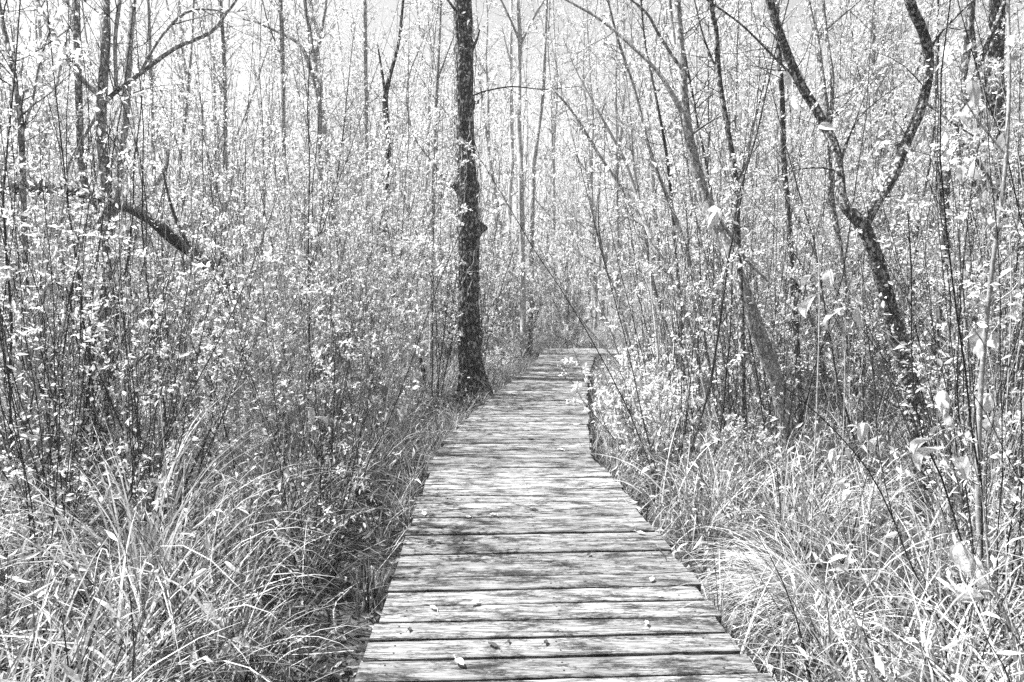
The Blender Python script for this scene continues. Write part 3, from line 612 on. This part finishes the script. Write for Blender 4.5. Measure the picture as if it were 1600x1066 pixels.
ZONES = [(110, "at the left rim"), (250, "about the many-stemmed tree"), (400, "about the rotten leaning trunk"), (540, "below the crooked-limbed grey tree"), (690, "left of the thick trunk"), (780, "right of the thick trunk"),
         (930, "beyond the end of the walk"), (1070, "among the leaning saplings"), (1200, "about the leaning grey tree"), (1330, "left of the Y-forked tree"), (1460, "right of the Y-forked tree's foot"), (9999, "at the right rim")]
def zone(x, y):
    px = 800 + F*x/max(y, .1); z = next(t for lim, t in ZONES if px < lim)
    return z + (", front" if y < 6 else ", second row" if y < 9 else ", half-way back" if y < 14 else ", far back" if y < 25 else ", deepest")
rg = np.random.default_rng(99)
def scatter(n, ylo, yhi, clear, mind, pool, name, cat, group, scl=(.8, 1.2), weights=None, side=None, ypow=1.0, used=None, keepout=None):
    pts = used if used is not None else []; cnt = 0; tries = 0
    while cnt < n and tries < n*60:
        tries += 1; y = ylo + (yhi-ylo)*rg.random()**ypow; x = rg.uniform(-1, 1)*(y*.78+1.2)
        if not in_view(x, y, 1.4): continue
        if off_path(np.array(x), np.array(y)) < clear: continue
        if side == 'L' and x > xl(y): continue
        if side == 'R' and x < xr(y): continue
        if keepout and keepout(x, y): continue
        if any((x-a)**2+(y-b)**2 < mind*mind for a, b in pts): continue
        pts.append((x, y)); k = rg.choice(len(pool), p=weights); e = pool[k]
        place(e['p'], name, (x, y, -0.02), rg.uniform(0, 6.3), rg.uniform(*scl), e['l'] + ' ' + zone(x, y), cat, group, (rg.normal(0, .05), rg.normal(0, .05))); cnt += 1
    return pts
ctree = lambda x, y: abs(x-(-.62)*y/11) < .6 and 2 < y < 10.9                 # keep the thick trunk in sight
farview = lambda x, y: (0.0*y < x < .16*y and 10 < y < 17.5)                          # the open end of the walk
def sight(x, y):
    px = 800 + F*x/max(y, .1)
    return any(a < px < b and y < Ym for a, b, Ym in ((1270, 1510, 5.8), (1070, 1290, 6.2), (120, 200, 6.0), (225, 345, 7.8), (1500, 1560, 3.4)))
ko = lambda x, y: ctree(x, y) or farview(x, y) or sight(x, y)
G1 = "shrubs of the thicket beside the boardwalk"
sunny = lambda x, y: ko(x, y) or (x < 0 and x > xl(y) - 1.9 and y < 7)
u = scatter(36, 4.0, 12, 1.2, .5, SH, "shrub", "shrub", G1, (.8, 1.2), [.14, .14, .14, .06, .12, .14, .13, .13], 'L', .8, keepout=sunny)
u1 = scatter(20, 2.9, 5.5, 1.35, .35, SH[6:], "shrub", "shrub", G1, (.6, 1.0), None, None, .8, keepout=lambda x, y: abs(x) > .74*y or ko(x, y))
for (x, y, q, sc_) in ((-2.36, 6.3, 1, .62), (-2.72, 6.9, 0, .66), (-2.05, 5.6, 6, .7), (-2.5, 5.9, 3, .8)):
    place(SH[q]['p'], "shrub", (x, y, 0), x*7, sc_, SH[q]['l'] + " hiding the foot of the rotten leaning trunk", "shrub", G1)
scatter(16, 3.6, 8.5, .55, .3, SH[6:], "shrub", "shrub", G1, (.5, .9), None, 'L', 1.0, keepout=lambda x, y: x < xl(y)-2.0 or ctree(x, y) or abs(800+F*x/y-290) < 50)
u2 = scatter(42, 4.6, 12, 0.7, .5, SH, "shrub", "shrub", G1, (.75, 1.15), [.08, .12, .2, .05, .1, .15, .15, .15], 'R', .8, keepout=ko)
u3 = scatter(100, 11, 26, 1.0, .6, SH, "shrub", "shrub", G1, (.9, 1.3), [.2, .2, .1, .1, .1, .2, .05, .05], None, 1.0, keepout=ko)
G5 = "clumps of thin whips standing through the thicket"
kw = lambda x, y: 235 < 800+F*x/max(y, .1) < 345 and y < 7.4 or abs(x + .62*y/11) < .5 and y < 10.9 or farview(x, y) or 1250 < 800+F*x/max(y, .1) < 1510 and y < 5.4 or 1110 < 800+F*x/max(y, .1) < 1270 and y < 6.2
scatter(18, 5.6, 12, .7, .4, WHIP, "whip_clump", "whips", G5, (.7, 1.2), None, 'L', 1.0, keepout=lambda x, y: kw(x, y) or x < -.52*y)
scatter(8, 3.4, 12, 1.6, .4, WHIP, "whip_clump", "whips", G5, (.7, 1.2), None, 'L', 1.0, keepout=kw)
scatter(30, 3.8, 12, .6, .4, WHIP, "whip_clump", "whips", G5, (.7, 1.2), None, 'R', 1.0, keepout=kw)
patch = lambda x, y: ko(x, y) or (-7 < x < -.5 and 7 < y < 15) or (-3.5 < x < 4 and 16 < y < 28)      # the sunlit hollow left of the thick trunk
G6 = "bare stems standing and leaning through the thicket"
scatter(34, 3.3, 8.5, 1.05, .35, POLE, "bare_stems", "bare stems", G6, (.75, 1.2), None, 'L', 1.0, keepout=lambda x, y: ctree(x, y) or x > -1.7 and y < 5)
scatter(26, 3.6, 8.5, .6, .35, POLE, "bare_stems", "bare stems", G6, (.75, 1.15), None, 'R', 1.0, keepout=lambda x, y: kw(x, y))
G4 = "high sapling clumps rising behind the thicket"
scatter(14, 8.5, 13, 1.8, 1.2, TALL, "sapling_clump", "saplings", G4, (.8, 1.15), None, None, 1.0, keepout=patch)
scatter(44, 13, 24, 1.2, .9, TALL, "sapling_clump", "saplings", G4, (.9, 1.3), None, None, 1.0, keepout=patch)
for (x, y, sc_, lab) in ((-.55, 17.2, 1.5, "large bright-leaved bush closing the view right of the thick trunk"), (.35, 18.8, 1.7, "large bright-leaved bush behind the far end of the walk"), (1.6, 19.2, 1.5, "large bright-leaved bush right of the one behind the far end"), (-1.5, 19.5, 1.8, "tall bright-leaved bush seen just beside the thick trunk")):
    place(SH[3]['p'], "shrub", (x, y, 0), x*3, sc_, lab, "shrub", G1)
G2 = "low bushes on the floor of the wood"
scatter(80, 5.6, 22, .45, .4, LOW, "bush", "bush", G2, (.6, 1.2), None, None, 1.0, keepout=ctree)
for (x, y, s) in ((1.0, 17.3, 1.0), (1.9, 17.6, .8), (2.8, 17.2, 1.1), (.2, 16.6, 1.0), (-.2, 15.2, .9), (-.25, 13.6, .8), (-.35, 12.6, .6), (.0, 18.2, 1.1), (3.4, 18, 1.2), (1.5, 18.6, 1.2)):
    e = LOW[int(rg.integers(0, 2))]; place(e['p'], "bush", (x, y, 0), rg.uniform(0, 6), s, e['l'] + " " + zone(x, y), "bush", G2)
G3 = "slim trees deep in the wood"
scatter(34, 10, 20, 1.6, 1.0, TR[:3], "tree", "tree", G3, (.85, 1.2), None, None, 1.0, keepout=patch)
scatter(130, 20, 52, .5, 1.1, TR, "tree", "tree", G3, (.85, 1.25), [.2, .25, .1, .25, .2], None, 1.0, keepout=patch)

scatter(46, 27, 44, .5, .9, TR, "tree", "tree", G3, (1.0, 1.4), [.2, .25, .1, .3, .15], None, 1.0, keepout=lambda x, y: abs(x) > 12)
# far-off wood that reads as one mass
def far_wood():
    rg = np.random.default_rng(5); mb = MB()
    n = 900; x = rg.uniform(-75, 75, n); y = rg.uniform(52, 95, n); ok = np.abs(x) < y*.85+6
    for a, b in zip(x[ok], y[ok]):
        h = rg.uniform(12, 24); r = rg.uniform(.05, .17); s = stem(rg, (a, b, 0), (rg.normal(0, .05), 0, 1), h, 8, .03); tube(mb, s, np.linspace(r, .03, 8), 4, cap=False)
    m = 260000; yy = rg.uniform(50, 95, m); xx = rg.uniform(-1, 1, m)*(yy*.8+4); zz = 22*rg.random(m)**1.5
    cl = np.sin(xx*.9+np.sin(yy*.7)*2)*np.sin(yy*.8)*np.sin(zz*.8+xx*.3); ok = cl > rg.uniform(-1.0, .6, m); P = np.stack([xx, yy, zz], -1)[ok]; k = len(P)
    leaves(mb, P, rg.normal(0, 1, (k, 3)), rg.uniform(.08, .2, k), rg.uniform(.05, .12, k), rg, mi=1, rich=False)
    tag(mb.obj("distant_wood", [M['bark_hazed'], M['leaf']], smooth=False), "pale mass of far-off trees closing the view behind the thicket", "woods", kind="stuff")
far_wood()

# ---------------- grass: one mass, with the showy tussocks as things of their own
def tuft_arrays(rg, centers, per, spread, Lr, lean, droop, Wr):
    n = len(centers)*per; c = np.repeat(centers, per, 0) + np.column_stack([rg.normal(0, spread, (n, 2)), np.zeros(n)])
    az = rg.uniform(0, 2*np.pi, n); return c, az, rg.uniform(*Lr, n), rg.uniform(*lean, n), rg.uniform(*droop, n), rg.uniform(*Wr, n)
def region_pts(rg, n, ylo, yhi, clear, ypow=1.0, dens=None):
    y = ylo + (yhi-ylo)*rg.random(n*3)**ypow; x = rg.uniform(-1, 1, n*3)*(y*.78+1)
    ok = off_path(x, y) > clear
    if dens is not None: ok &= dens(x, y)
    x, y = x[ok][:n], y[ok][:n]; return np.column_stack([x, y, np.zeros(len(x))])
rg = np.random.default_rng(17)
bare = lambda x, y: ~((x > -1.25) & (x < xl(y)) & (y > 1.7) & (y < 3.9)) | (rg.random(len(x)) < .12)        # dark open mud left of the walk
TUSS = [(at_z(px, py, 0)[:2], r) for px, py, r in ((1240, 960, .5), (240, 1010, .28), (577, 965, .22), (1110, 800, .3), (1350, 985, .22), (1170, 900, .3), (1150, 960, .25))]
def openg(x, y):                          # hollows beside the planks, round the showy tussocks and before the big trunks
    px = 800 + F*x/np.maximum(y, .1)
    m = ((x > -1.15) & (x < 0) & (y > 1.7) & (y < 4.2)) | ((x > 0) & (x < xr(y)+.34) & (y > 1.9) & (y < 5.6)) | ((x < 0) & (x > xl(y)-.5) & (y > 4.6) & (y < 6.6))
    for c, r in TUSS: m |= (x-c[0])**2 + (y-c[1])**2 < r*r
    m &= rg.random(len(x)) > .10
    m |= (x < 0) & (x > xl(y)-.3) & (y < 4.4)
    m |= (x > -.95) & (x < -.30) & (y > 8.2) & (y < 11.2)
    m |= (px > 1385) & (px < 1470) & (y > 3.6) & (y < 5.4)
    return ~m
def clump(x, y): return (np.sin(x*3.1+np.sin(y*2.3)*2)*np.sin(y*2.9+np.sin(x*1.7)*2) > -.25)
g, gp = MB(), MB()
for (tgt, n, ylo, yhi, clr, per, sp, Lr, ln, dr, Wr, dens, seg) in [
    (g, 170, 1.4, 4.5, .10, 20, .06, (.45, 1.1), (.03, .45), (.3, 2.1), (.005, .011), lambda x, y: openg(x, y) & clump(x, y), 7),
    (gp, 90, 1.4, 5, .10, 12, .05, (.5, 1.15), (.05, .5), (.8, 2.4), (.008, .015), lambda x, y: openg(x, y) & clump(x, y), 8),
    (g, 300, 4.0, 9, .06, 20, .08, (.35, .95), (.05, .6), (.3, 2.0), (.005, .010), lambda x, y: openg(x, y) & clump(x, y), 5),
    (gp, 160, 4.0, 9, .06, 14, .08, (.35, .9), (.1, .7), (.8, 2.2), (.006, .012), openg, 6),
    (g, 700, 1.5, 8, .03, 14, .06, (.12, .4), (.1, .9), (.3, 1.6), (.004, .008), openg, 4),
    (g, 700, 8, 20, .06, 18, .12, (.3, .8), (.1, .6), (.3, 1.5), (.006, .012), openg, 3), (gp, 500, 8, 20, .06, 14, .12, (.3, .8), (.1, .8), (.3, 1.8), (.006, .014), openg, 4),
    (gp, 900, 18, 45, .3, 18, .2, (.4, 1.0), (.1, .6), (.3, 1.2), (.01, .025), None, 2)]:
    c = region_pts(rg, n, ylo, yhi, clr, 1.0, dens); blades(tgt, *tuft_arrays(rg, c, per, sp, Lr, ln, dr, Wr), rg, seg=seg)
# tufts hugging both edges of the walk
for (n, lo, hi, sgn) in ((150, 6.2, YEND, -1), (10, 4.6, 6.2, -1), (210, 5.2, YEND, 1), (8, 1.5, 5.2, 1)):
    y = rg.uniform(lo, hi, n); x = (xl(y) if sgn < 0 else xr(y)) + sgn*rg.uniform(.04, .30, n); c = np.column_stack([x, y, np.zeros(n)])
    c = c[~((c[:, 0] < -.2) & (c[:, 1] > 8.2) & (c[:, 1] < 11.2))]
    blades(g, *tuft_arrays(rg, c, 14, .05, (.3, .62), (.05, .6), (.4, 1.9), (.004, .009)), rg, seg=5)
    blades(gp, *tuft_arrays(rg, c[::2], 10, .05, (.3, .65), (.05, .6), (.6, 2.2), (.005, .010)), rg, seg=6)
c = region_pts(rg, 1500, 1.5, 9, .03); n = len(c); c[:, 2] = rg.uniform(.02, .22, n)
blades(gp, c, rg.uniform(0, 6.3, n), rg.uniform(.15, .6, n), rg.uniform(.9, 1.75, n), rg.uniform(-.2, .5, n), rg.uniform(.003, .008, n), rg, seg=3)
tag(g.obj("grass", M['grass'], smooth=False), "dry grass and sedge in mixed greys covering the floor on both sides", "grass", kind="stuff")
tag(gp.obj("sedge", M['grass_pale'], smooth=False), "bleached arching sedge blades among the darker grass", "sedge", kind="stuff")
# leaf litter and fallen twigs on the soil
lt = MB(); c = region_pts(rg, 26000, 1.2, 16, -.02); c[:, 2] = rg.uniform(0.0, .06, len(c)); D = rg.normal(0, 1, c.shape); D[:, 2] *= .3; k = len(c)
leaves(lt, c, D, rg.uniform(.03, .08, k), rg.uniform(.015, .045, k), rg, curl=.5)
tag(lt.obj("leaf_litter", M['litter'], smooth=False), "fallen leaves scattered over the dark wet soil", "leaf litter", kind="stuff")
hb = MB(); c = region_pts(rg, 24000, 1.6, 14, .02, 1.0, openg); c[:, 2] = rg.uniform(.03, .75, len(c))**1.3*rg.uniform(.3, 1, len(c)); k = len(c)
leaves(hb, c, rg.normal(0, 1, c.shape), rg.uniform(.02, .055, k), rg.uniform(.008, .02, k), rg)
c = region_pts(rg, 2600, 1.6, 5.5, .04, 1.0, lambda x, y: openg(x, y) & clump(x*1.7, y*1.7)); c[:, 2] = rg.uniform(.05, .75, len(c)); k = len(c)
leaves(hb, c, rg.normal(0, 1, c.shape), rg.uniform(.05, .10, k), rg.uniform(.012, .024, k), rg, curl=.5)
tag(hb.obj("undergrowth", M['leaf'], smooth=False), "small pale leaves of low plants filling the space among the grass", "undergrowth", kind="stuff")

def tussock(px, py, n, Lr, lean, droop, Wr, mat, label, spread=.06, az=None, seed=0, z=0.0):
    rg = np.random.default_rng(seed+int(px)); p = at_z(px, py, z); e = empty("grass_tussock", p, label, "grass tussock"); mb = MB()
    c, a, L, l, d, W = tuft_arrays(rg, np.zeros((1, 3)), n, spread, Lr, lean, droop, Wr)
    if az is not None: a = rg.normal(az, .7, len(a))
    blades(mb, c, a, L, l, d, W, rg, seg=8); mb.obj("blades", M[mat], e, smooth=False)
for q in [
    (240, 1010, 120, (.9, 1.6), (.02, .35), (.6, 2.6), (.006, .013), 'grass_pale', "tall tussock in the lower left whose long pale blades arch over at the top", .10),
    (330, 1120, 60, (.45, .8), (.1, .5), (.9, 2.2), (.007, .013), 'grass_pale', "tussock at the bottom left with a broad blade bent over in a hook", .08),
    (110, 1050, 70, (.6, 1.0), (.02, .3), (.3, 1.8), (.006, .011), 'grass', "dense upright tussock between the left rim and the arching tussock", .10),
    (30, 1090, 60, (.6, 1.0), (.05, .4), (.3, 1.6), (.006, .011), 'grass', "tussock in the bottom left corner of the photo", .10),
    (430, 1130, 70, (.35, .6), (.1, .5), (.3, 1.3), (.003, .006), 'grass', "fine-bladed low tussock at the bottom, right of the hooked blade", .08),
    (577, 965, 46, (.24, .38), (.05, .42), (.0, .35), (.006, .010), 'grass', "stubby upright fan of stiff blades touching the left edge of the planks", .035),
    (440, 880, 60, (.5, .9), (.05, .4), (.3, 1.6), (.005, .009), 'grass', "loose tussock behind the dark mud left of the walk", .09),
    (620, 800, 60, (.25, .5), (.3, .9), (.5, 1.4), (.004, .008), 'grass_pale', "small pale tuft leaning on the left edge of the planks, beyond the stiff fan", .06),
    (1350, 985, 80, (.5, .85), (.02, .4), (.5, 1.8), (.005, .009), 'grass', "upright tussock in the lower right, right of the drooping pale tuft", .08),
    (1290, 1120, 70, (.4, .7), (.1, .6), (.6, 1.8), (.005, .009), 'grass', "tussock at the bottom edge nearest the right side of the planks", .08),
    (1480, 1120, 80, (.5, .9), (.05, .5), (.6, 1.7), (.006, .01), 'grass_pale', "broad tussock at the bottom right, below the hanging pale leaves", .10),
    (1590, 1010, 70, (.5, .9), (.05, .5), (.5, 1.6), (.006, .01), 'grass', "tussock against the right rim of the photo", .09),
    (1110, 800, 90, (.45, .8), (.1, .6), (.8, 1.9), (.004, .007), 'grass_pale', "pale tuft drooping over the dark gap, behind the larger drooping tuft", .07),
    (1020, 720, 70, (.4, .75), (.1, .6), (.5, 1.8), (.005, .008), 'grass_pale', "pale tuft right of the walk where it begins to bend", .08),
    (960, 660, 60, (.3, .6), (.2, .8), (.5, 1.6), (.005, .009), 'grass', "tuft hugging the right edge of the walk beyond the bend", .08),
    (745, 632, 50, (.3, .5), (.3, .9), (1.2, 2.2), (.006, .010), 'grass_pale', "arched pale tuft at the foot of the thick dark trunk", .10),
    (700, 700, 70, (.25, .5), (.2, .8), (.4, 1.5), (.005, .008), 'grass_pale', "tuft hanging over the left edge of the walk near the thick trunk", .08)]:
    tussock(*q[:8], q[8], q[9], seed=300)
# the big drooping pale tuft: blades all combed down towards the walk
for (px, py, n, az, lab) in ((1255, 965, 280, 2.9, "large pale tuft of fine grass combed over towards the right edge of the planks"), (1300, 1010, 110, 3.3, "smaller pale tuft of fine grass drooping beside the large combed one")):
    tussock(px, py, n, (.5, .92), (.12, .75), (1.5, 2.6), (.0035, .0065), 'grass_pale', lab, .07, az=az, seed=9)

# ---------------- broad-leaved seedlings with hanging pale leaves
def broadleaf(mb_pts, Yd, leafs, label, mat='leaf_big', seed=0, r=.004):
    rg = np.random.default_rng(seed); P = np.array([at_y(a, b, Yd) for a, b in mb_pts]); base = np.array([P[0][0], P[0][1], 0]); P = np.vstack([base, P])
    e = empty("seedling", base, label, "seedling"); s = smooth_path(P, 24); mb = MB(); tube(mb, s-base, np.linspace(r, r*.4, 24), 6); mb.obj("stem", M['twig_mid'], e)
    for (px, py, ln, wd, ang) in [(a, b, c*.95, d*.95, f) for a, b, c, d, f in leafs]:        # place, length and width in pixels at that distance, hanging angle
        p = at_y(px, py, Yd) + np.array([0, rg.uniform(-.08, .08), 0]); L = ln*Yd/F; W = wd*Yd/F
        n = 34; t = np.linspace(0, 1, n); d = np.array([math.sin(ang), rg.uniform(-.3, .3), -math.cos(ang)]); d /= np.linalg.norm(d)
        side = nrm(np.cross(d, [rg.uniform(-.5, .5), 1, .2])); nn = np.cross(side, d)
        prof = np.sin(np.pi*t**.8)**.75*(1-.25*t); prof = prof*(1+.05*np.sin(t*23+ln)*t); cur = rg.uniform(-.35, .6); tw_ = rg.uniform(-.9, .9)
        cpt = p + d*(L*t)[:, None] + nn*(cur*L*np.sin(t*2.2))[:, None]
        rows = []; cols = np.linspace(-1, 1, 13)
        for sx in cols:
            ca_, sa_ = np.cos(tw_*t)[:, None], np.sin(tw_*t)[:, None]; sd_ = side*ca_ + nn*sa_; nd_ = nn*ca_ - side*sa_
            vein = np.abs(np.sin((t*1.0 - .35*abs(sx))*np.pi*9))**.5*.035*(abs(sx) > .05) - .05*(abs(sx) < .05)
            rows.append(cpt + sd_*(sx*W/2*prof)[:, None] + nd_*((abs(sx)**1.4*.42 + vein)*W*prof)[:, None] + nd_*(np.sin(t*9+sx*2.5+px)*.05*W*prof)[:, None])
        v = np.array(rows)-base; i, j = np.meshgrid(np.arange(12), np.arange(n-1), indexing='ij'); lf = MB()
        lf.add(v.reshape(-1, 3), np.stack([i*n+j, (i+1)*n+j, (i+1)*n+j+1, i*n+j+1], -1).reshape(-1, 4))
        lf.obj("leaf", M[mat], e)
        # leaf stalk
        k = np.argmin(np.linalg.norm(s-p, axis=1)); st = MB(); tube(st, smooth_path([s[k]-base, (s[k]+p)/2-base+[0, 0, .02], p-base], 6), .0012, 4, cap=False); st.obj("stalk", M['twig_mid'], e)
broadleaf([(1548, 1100), (1545, 900), (1535, 780), (1510, 690), (1490, 640)], 2.6, [(1478, 700, 62, 32, -.1), (1505, 712, 50, 26, .3), (1462, 690, 34, 22, -.5), (1500, 850, 56, 34, .15), (1522, 850, 60, 24, .1), (1545, 895, 52, 30, .2), (1540, 935, 42, 44, -1.2)], "seedling with a column of large pale hanging leaves in the lower right", seed=1)
broadleaf([(1470, 900), (1466, 740), (1464, 620)], 3.2, [(1466, 608, 46, 24, .0), (1490, 650, 26, 20, .4)], "seedling with one big oval leaf, left of the column of hanging leaves", seed=2)
broadleaf([(1552, 880), (1555, 700), (1545, 600)], 3.4, [(1532, 612, 34, 28, -.4), (1548, 650, 30, 20, .3), (1560, 640, 36, 18, .2)], "seedling with three curled leaves beside the smooth pale stem", seed=3)
broadleaf([(1375, 900), (1370, 750), (1365, 680)], 3.6, [(1362, 665, 34, 20, -.2), (1375, 680, 36, 16, .1), (1330, 750, 26, 22, .2), (1300, 700, 30, 14, 0), (1335, 770, 24, 18, -.6)], "seedling with small rounded leaves in front of the Y-forked tree's foot", seed=4)
broadleaf([(1310, 860), (1308, 740), (1305, 680)], 3.9, [(1306, 695, 34, 14, 0), (1322, 700, 30, 13, .1), (1295, 660, 26, 16, -.2)], "seedling with narrow dark hanging leaves among the grass on the right", 'leaf_dark', 5)
broadleaf([(1320, 560), (1300, 440), (1290, 400)], 4.2, [(1268, 430, 30, 16, -.6), (1300, 420, 40, 20, .3), (1310, 480, 46, 18, 0), (1280, 460, 40, 22, -.2), (1345, 480, 34, 18, .2)], "sapling shoot with a cluster of pale leaves left of the Y-forked tree's trunk", seed=6)
broadleaf([(610, 760), (612, 690), (608, 640)], 6.0, [(606, 645, 22, 14, -.3), (618, 640, 24, 12, .1), (628, 634, 18, 12, .5), (600, 655, 18, 10, -.8), (598, 690, 18, 14, -.3), (612, 690, 16, 10, .3)], "seedling with bright pale leaves left of where the walk bends", seed=7)
broadleaf([(580, 740), (585, 650), (590, 590)], 6.2, [(580, 600, 20, 12, -.2), (600, 602, 18, 13, .2), (575, 620, 16, 10, .2), (545, 560, 18, 10, 0), (555, 590, 18, 10, .3)], "seedling with dark leaves left of the thick trunk's foot", 'leaf_dark', 8)
broadleaf([(470, 980), (468, 880), (472, 800)], 4.0, [(470, 812, 30, 18, .1), (478, 800, 26, 12, .8), (455, 730, 26, 14, -.2), (480, 640, 30, 14, .2), (494, 650, 28, 12, .4)], "seedling with a few pale leaves in the left thicket, behind the mud", seed=9)
broadleaf([(360, 1100), (340, 950), (330, 880)], 2.6, [(338, 890, 40, 12, 1.2), (325, 930, 38, 13, .6), (350, 1010, 36, 14, .9), (310, 900, 36, 11, -.9), (345, 960, 32, 14, .2), (362, 1000, 34, 14, -.5), (370, 1030, 30, 12, .7)], "lance-leaved plant standing right of the arching tussock", seed=10)
broadleaf([(100, 1060), (90, 960), (85, 900)], 2.7, [(130, 960, 40, 14, 1.0), (95, 990, 42, 14, .5), (70, 950, 40, 13, -.8), (110, 1010, 36, 14, .8), (60, 900, 34, 12, -.4)], "lance-leaved plant in the bottom left between two tussocks", seed=11)
broadleaf([(1280, 420), (1240, 330), (1150, 150), (1140, 120)], 3.8, [(1225, 115, 34, 15, .3), (1235, 150, 38, 16, 1.0), (1150, 165, 30, 13, 0), (1120, 330, 34, 18, -.5), (1110, 325, 36, 16, .9), (1290, 190, 30, 14, 1.3)], "arching shoot with large bright leaves in front of the dark trees on the right", seed=12)
broadleaf([(1580, 460), (1560, 260), (1530, 110)], 3.6, [(1530, 120, 44, 20, .3), (1550, 140, 52, 22, .1), (1560, 210, 44, 18, .4), (1520, 250, 40, 18, .8), (1495, 260, 32, 14, .2), (1556, 510, 50, 34, 0), (1540, 520, 46, 20, -.3)], "shoot with large drooping leaves by the upper right rim", 'leaf_mid', 13)

# ---------------- fallen leaves and sticks lying on the planks
def dead_leaf(px, py, size, dark, label, seed, curl=1.2):
    rg = np.random.default_rng(seed); p = at_z(px, py, DECK); L = size; W = L*rg.uniform(.4, .6); n = 8; t = np.linspace(0, 1, n)
    e = bpy.data.objects.new; rows = []
    prof = np.sin(np.pi*t**.85)**.8; 
    for sx in np.linspace(-1, 1, 7):
        x = (t-.5)*L; yv = sx*W/2*prof; z = .006 + .35*W*np.abs(sx)**1.6*prof*curl + (t-.5)**2*L*.5*curl + np.sin(t*9+sx*4)*.002
        rows.append(np.stack([x, yv, z], -1))
    mb = MB(); i, j = np.meshgrid(np.arange(6), np.arange(n-1), indexing='ij')
    mb.add(np.array(rows).reshape(-1, 3), np.stack([i*n+j, (i+1)*n+j, (i+1)*n+j+1, i*n+j+1], -1).reshape(-1, 4))
    st = np.array([[-L/2, 0, .006+.125*L*curl], [-L*.75, .004, .012+.1*L*curl], [-L*.95, .012, .008]]); tube(mb, st, .0012, 4)
    o = mb.obj("fallen_leaf", M['deadleaf_dark' if dark else 'deadleaf']); o.location = p; o.rotation_euler = (0, 0, rg.uniform(0, 6.3))
    tag(o, label, "leaf", "fallen leaves on the planks")
for q, (px, py, sz, dk, lab) in enumerate([
    (718, 1039, .055, 0, "curled pale leaf on the nearest full plank, left of centre"), (742, 945, .05, 0, "crumpled pale leaf lying across a gap, left half of the walk"),
    (677, 953, .045, 0, "curled pale leaf close to the left edge, beside the crumpled leaf"), (1010, 976, .035, 0, "small pale leaf in the right half, third plank from the bottom"),
    (1032, 934, .03, 0, "tiny pale leaf in the right half, above the small pale leaf"), (1018, 909, .045, 0, "flat pale slanting leaf in the right half of the walk, about five planks up"),
    (770, 1010, .05, 1, "dark flat leaf near the bottom, left of centre"), (795, 1004, .025, 1, "small dark scrap of leaf in the gap above the dark flat leaf"),
    (853, 1005, .03, 1, "dark leaf scrap at the middle of a near gap"), (835, 797, .05, 1, "dark leaf lying straight ahead in the middle of the walk"),
    (770, 806, .04, 0, "pale leaf left of the dark leaf in the middle of the walk"), (731, 810, .04, 0, "small curled leaf lying in the left half, beside the stick"), (990, 787, .05, 0, "pale leaf at the right edge, upper one of two"),
    (997, 797, .05, 0, "pale leaf at the right edge, lower one of two"), (662, 806, .06, 0, "pale leaf at the left edge where the small tuft leans"), (830, 687, .07, 1, "dark leaf on the walk just before the bend"),
    (835, 703, .05, 1, "second dark leaf near the bend, the nearer one"), (875, 704, .06, 0, "pale leaf near the bend, right of two dark leaves"), (1001, 835, .05, 0, "flat pale leaf in the right half, near the edge and halfway to the bend"),
    (900, 665, .08, 0, "pale leaf near the right edge at the bend"), (905, 583, .12, 0, "pale leaf on the far part of the walk by the right edge"), (640, 985, .03, 1, "dark crumb of leaf at the left edge, near the bottom"), (920, 868, .04, 1, "small dark leaf right of the centre, midway up the near planks")]):
    dead_leaf(px, py, sz, dk, lab, 500+q, 1.1 if not dk else .5)
for (a, b, r, lab) in (((690, 800), (760, 793), .003, "thin stick lying across the left half of the walk"), ((818, 792), (836, 798), .004, "short stick touching the dark leaf in mid walk"), ((1024, 852), (1040, 874), .003, "straight twig poking up at the right edge of the planks"), ((920, 640), (926, 700), .005, "crooked twig lying along the right edge before the bend")):
    p, q_ = at_z(*a, DECK+.006), at_z(*b, DECK+.008); mb = MB(); s = smooth_path([p*0, (q_-p)*.4+[0, 0, .006], (q_-p)*.7+[0.01, .0, .002], q_-p], 14); tube(mb, s, np.linspace(r, r*.5, 14), 6)
    o = mb.obj("stick", M['twig']); o.location = p; tag(o, lab, "stick")

# ---------------- thin bright air between the trees
hz = MB(); x0, x1, y0, y1, z0, z1 = -150, 150, -50, 180, -1.5, 32
hz.add([(x0,y0,z0),(x1,y0,z0),(x1,y1,z0),(x0,y1,z0),(x0,y0,z1),(x1,y0,z1),(x1,y1,z1),(x0,y1,z1)], [[3,2,1,0],[4,5,6,7],[0,1,5,4],[1,2,6,5],[2,3,7,6],[3,0,4,7]])
hm, ht, ho = newmat("pale_air"); pv = N(ht, "ShaderNodeVolumePrincipled"); pv.inputs["Color"].default_value = (.95, .95, .95, 1); pv.inputs["Density"].default_value = 0.0014
ht.links.new(pv.outputs[0], ho.inputs["Volume"])
tag(hz.obj("haze", hm, smooth=False), "thin pale haze in the air of the wood", "haze", kind="stuff")

# things of one look in one zone: say which is nearer
import collections
same = collections.defaultdict(list)
for o in list(C.objects):
    if o.parent is None and o.get("label") and o.get("group") and o["group"] != BG: same[o["label"]].append(o)
for lab, os_ in same.items():
    words = {2: ["nearer", "farther"], 3: ["nearest", "middle", "farthest"]}.get(len(os_))
    if words and len(lab.split()) < 16:
        for o, w_ in zip(sorted(os_, key=lambda o: o.location.y), words): o["label"] = w_ + " " + lab
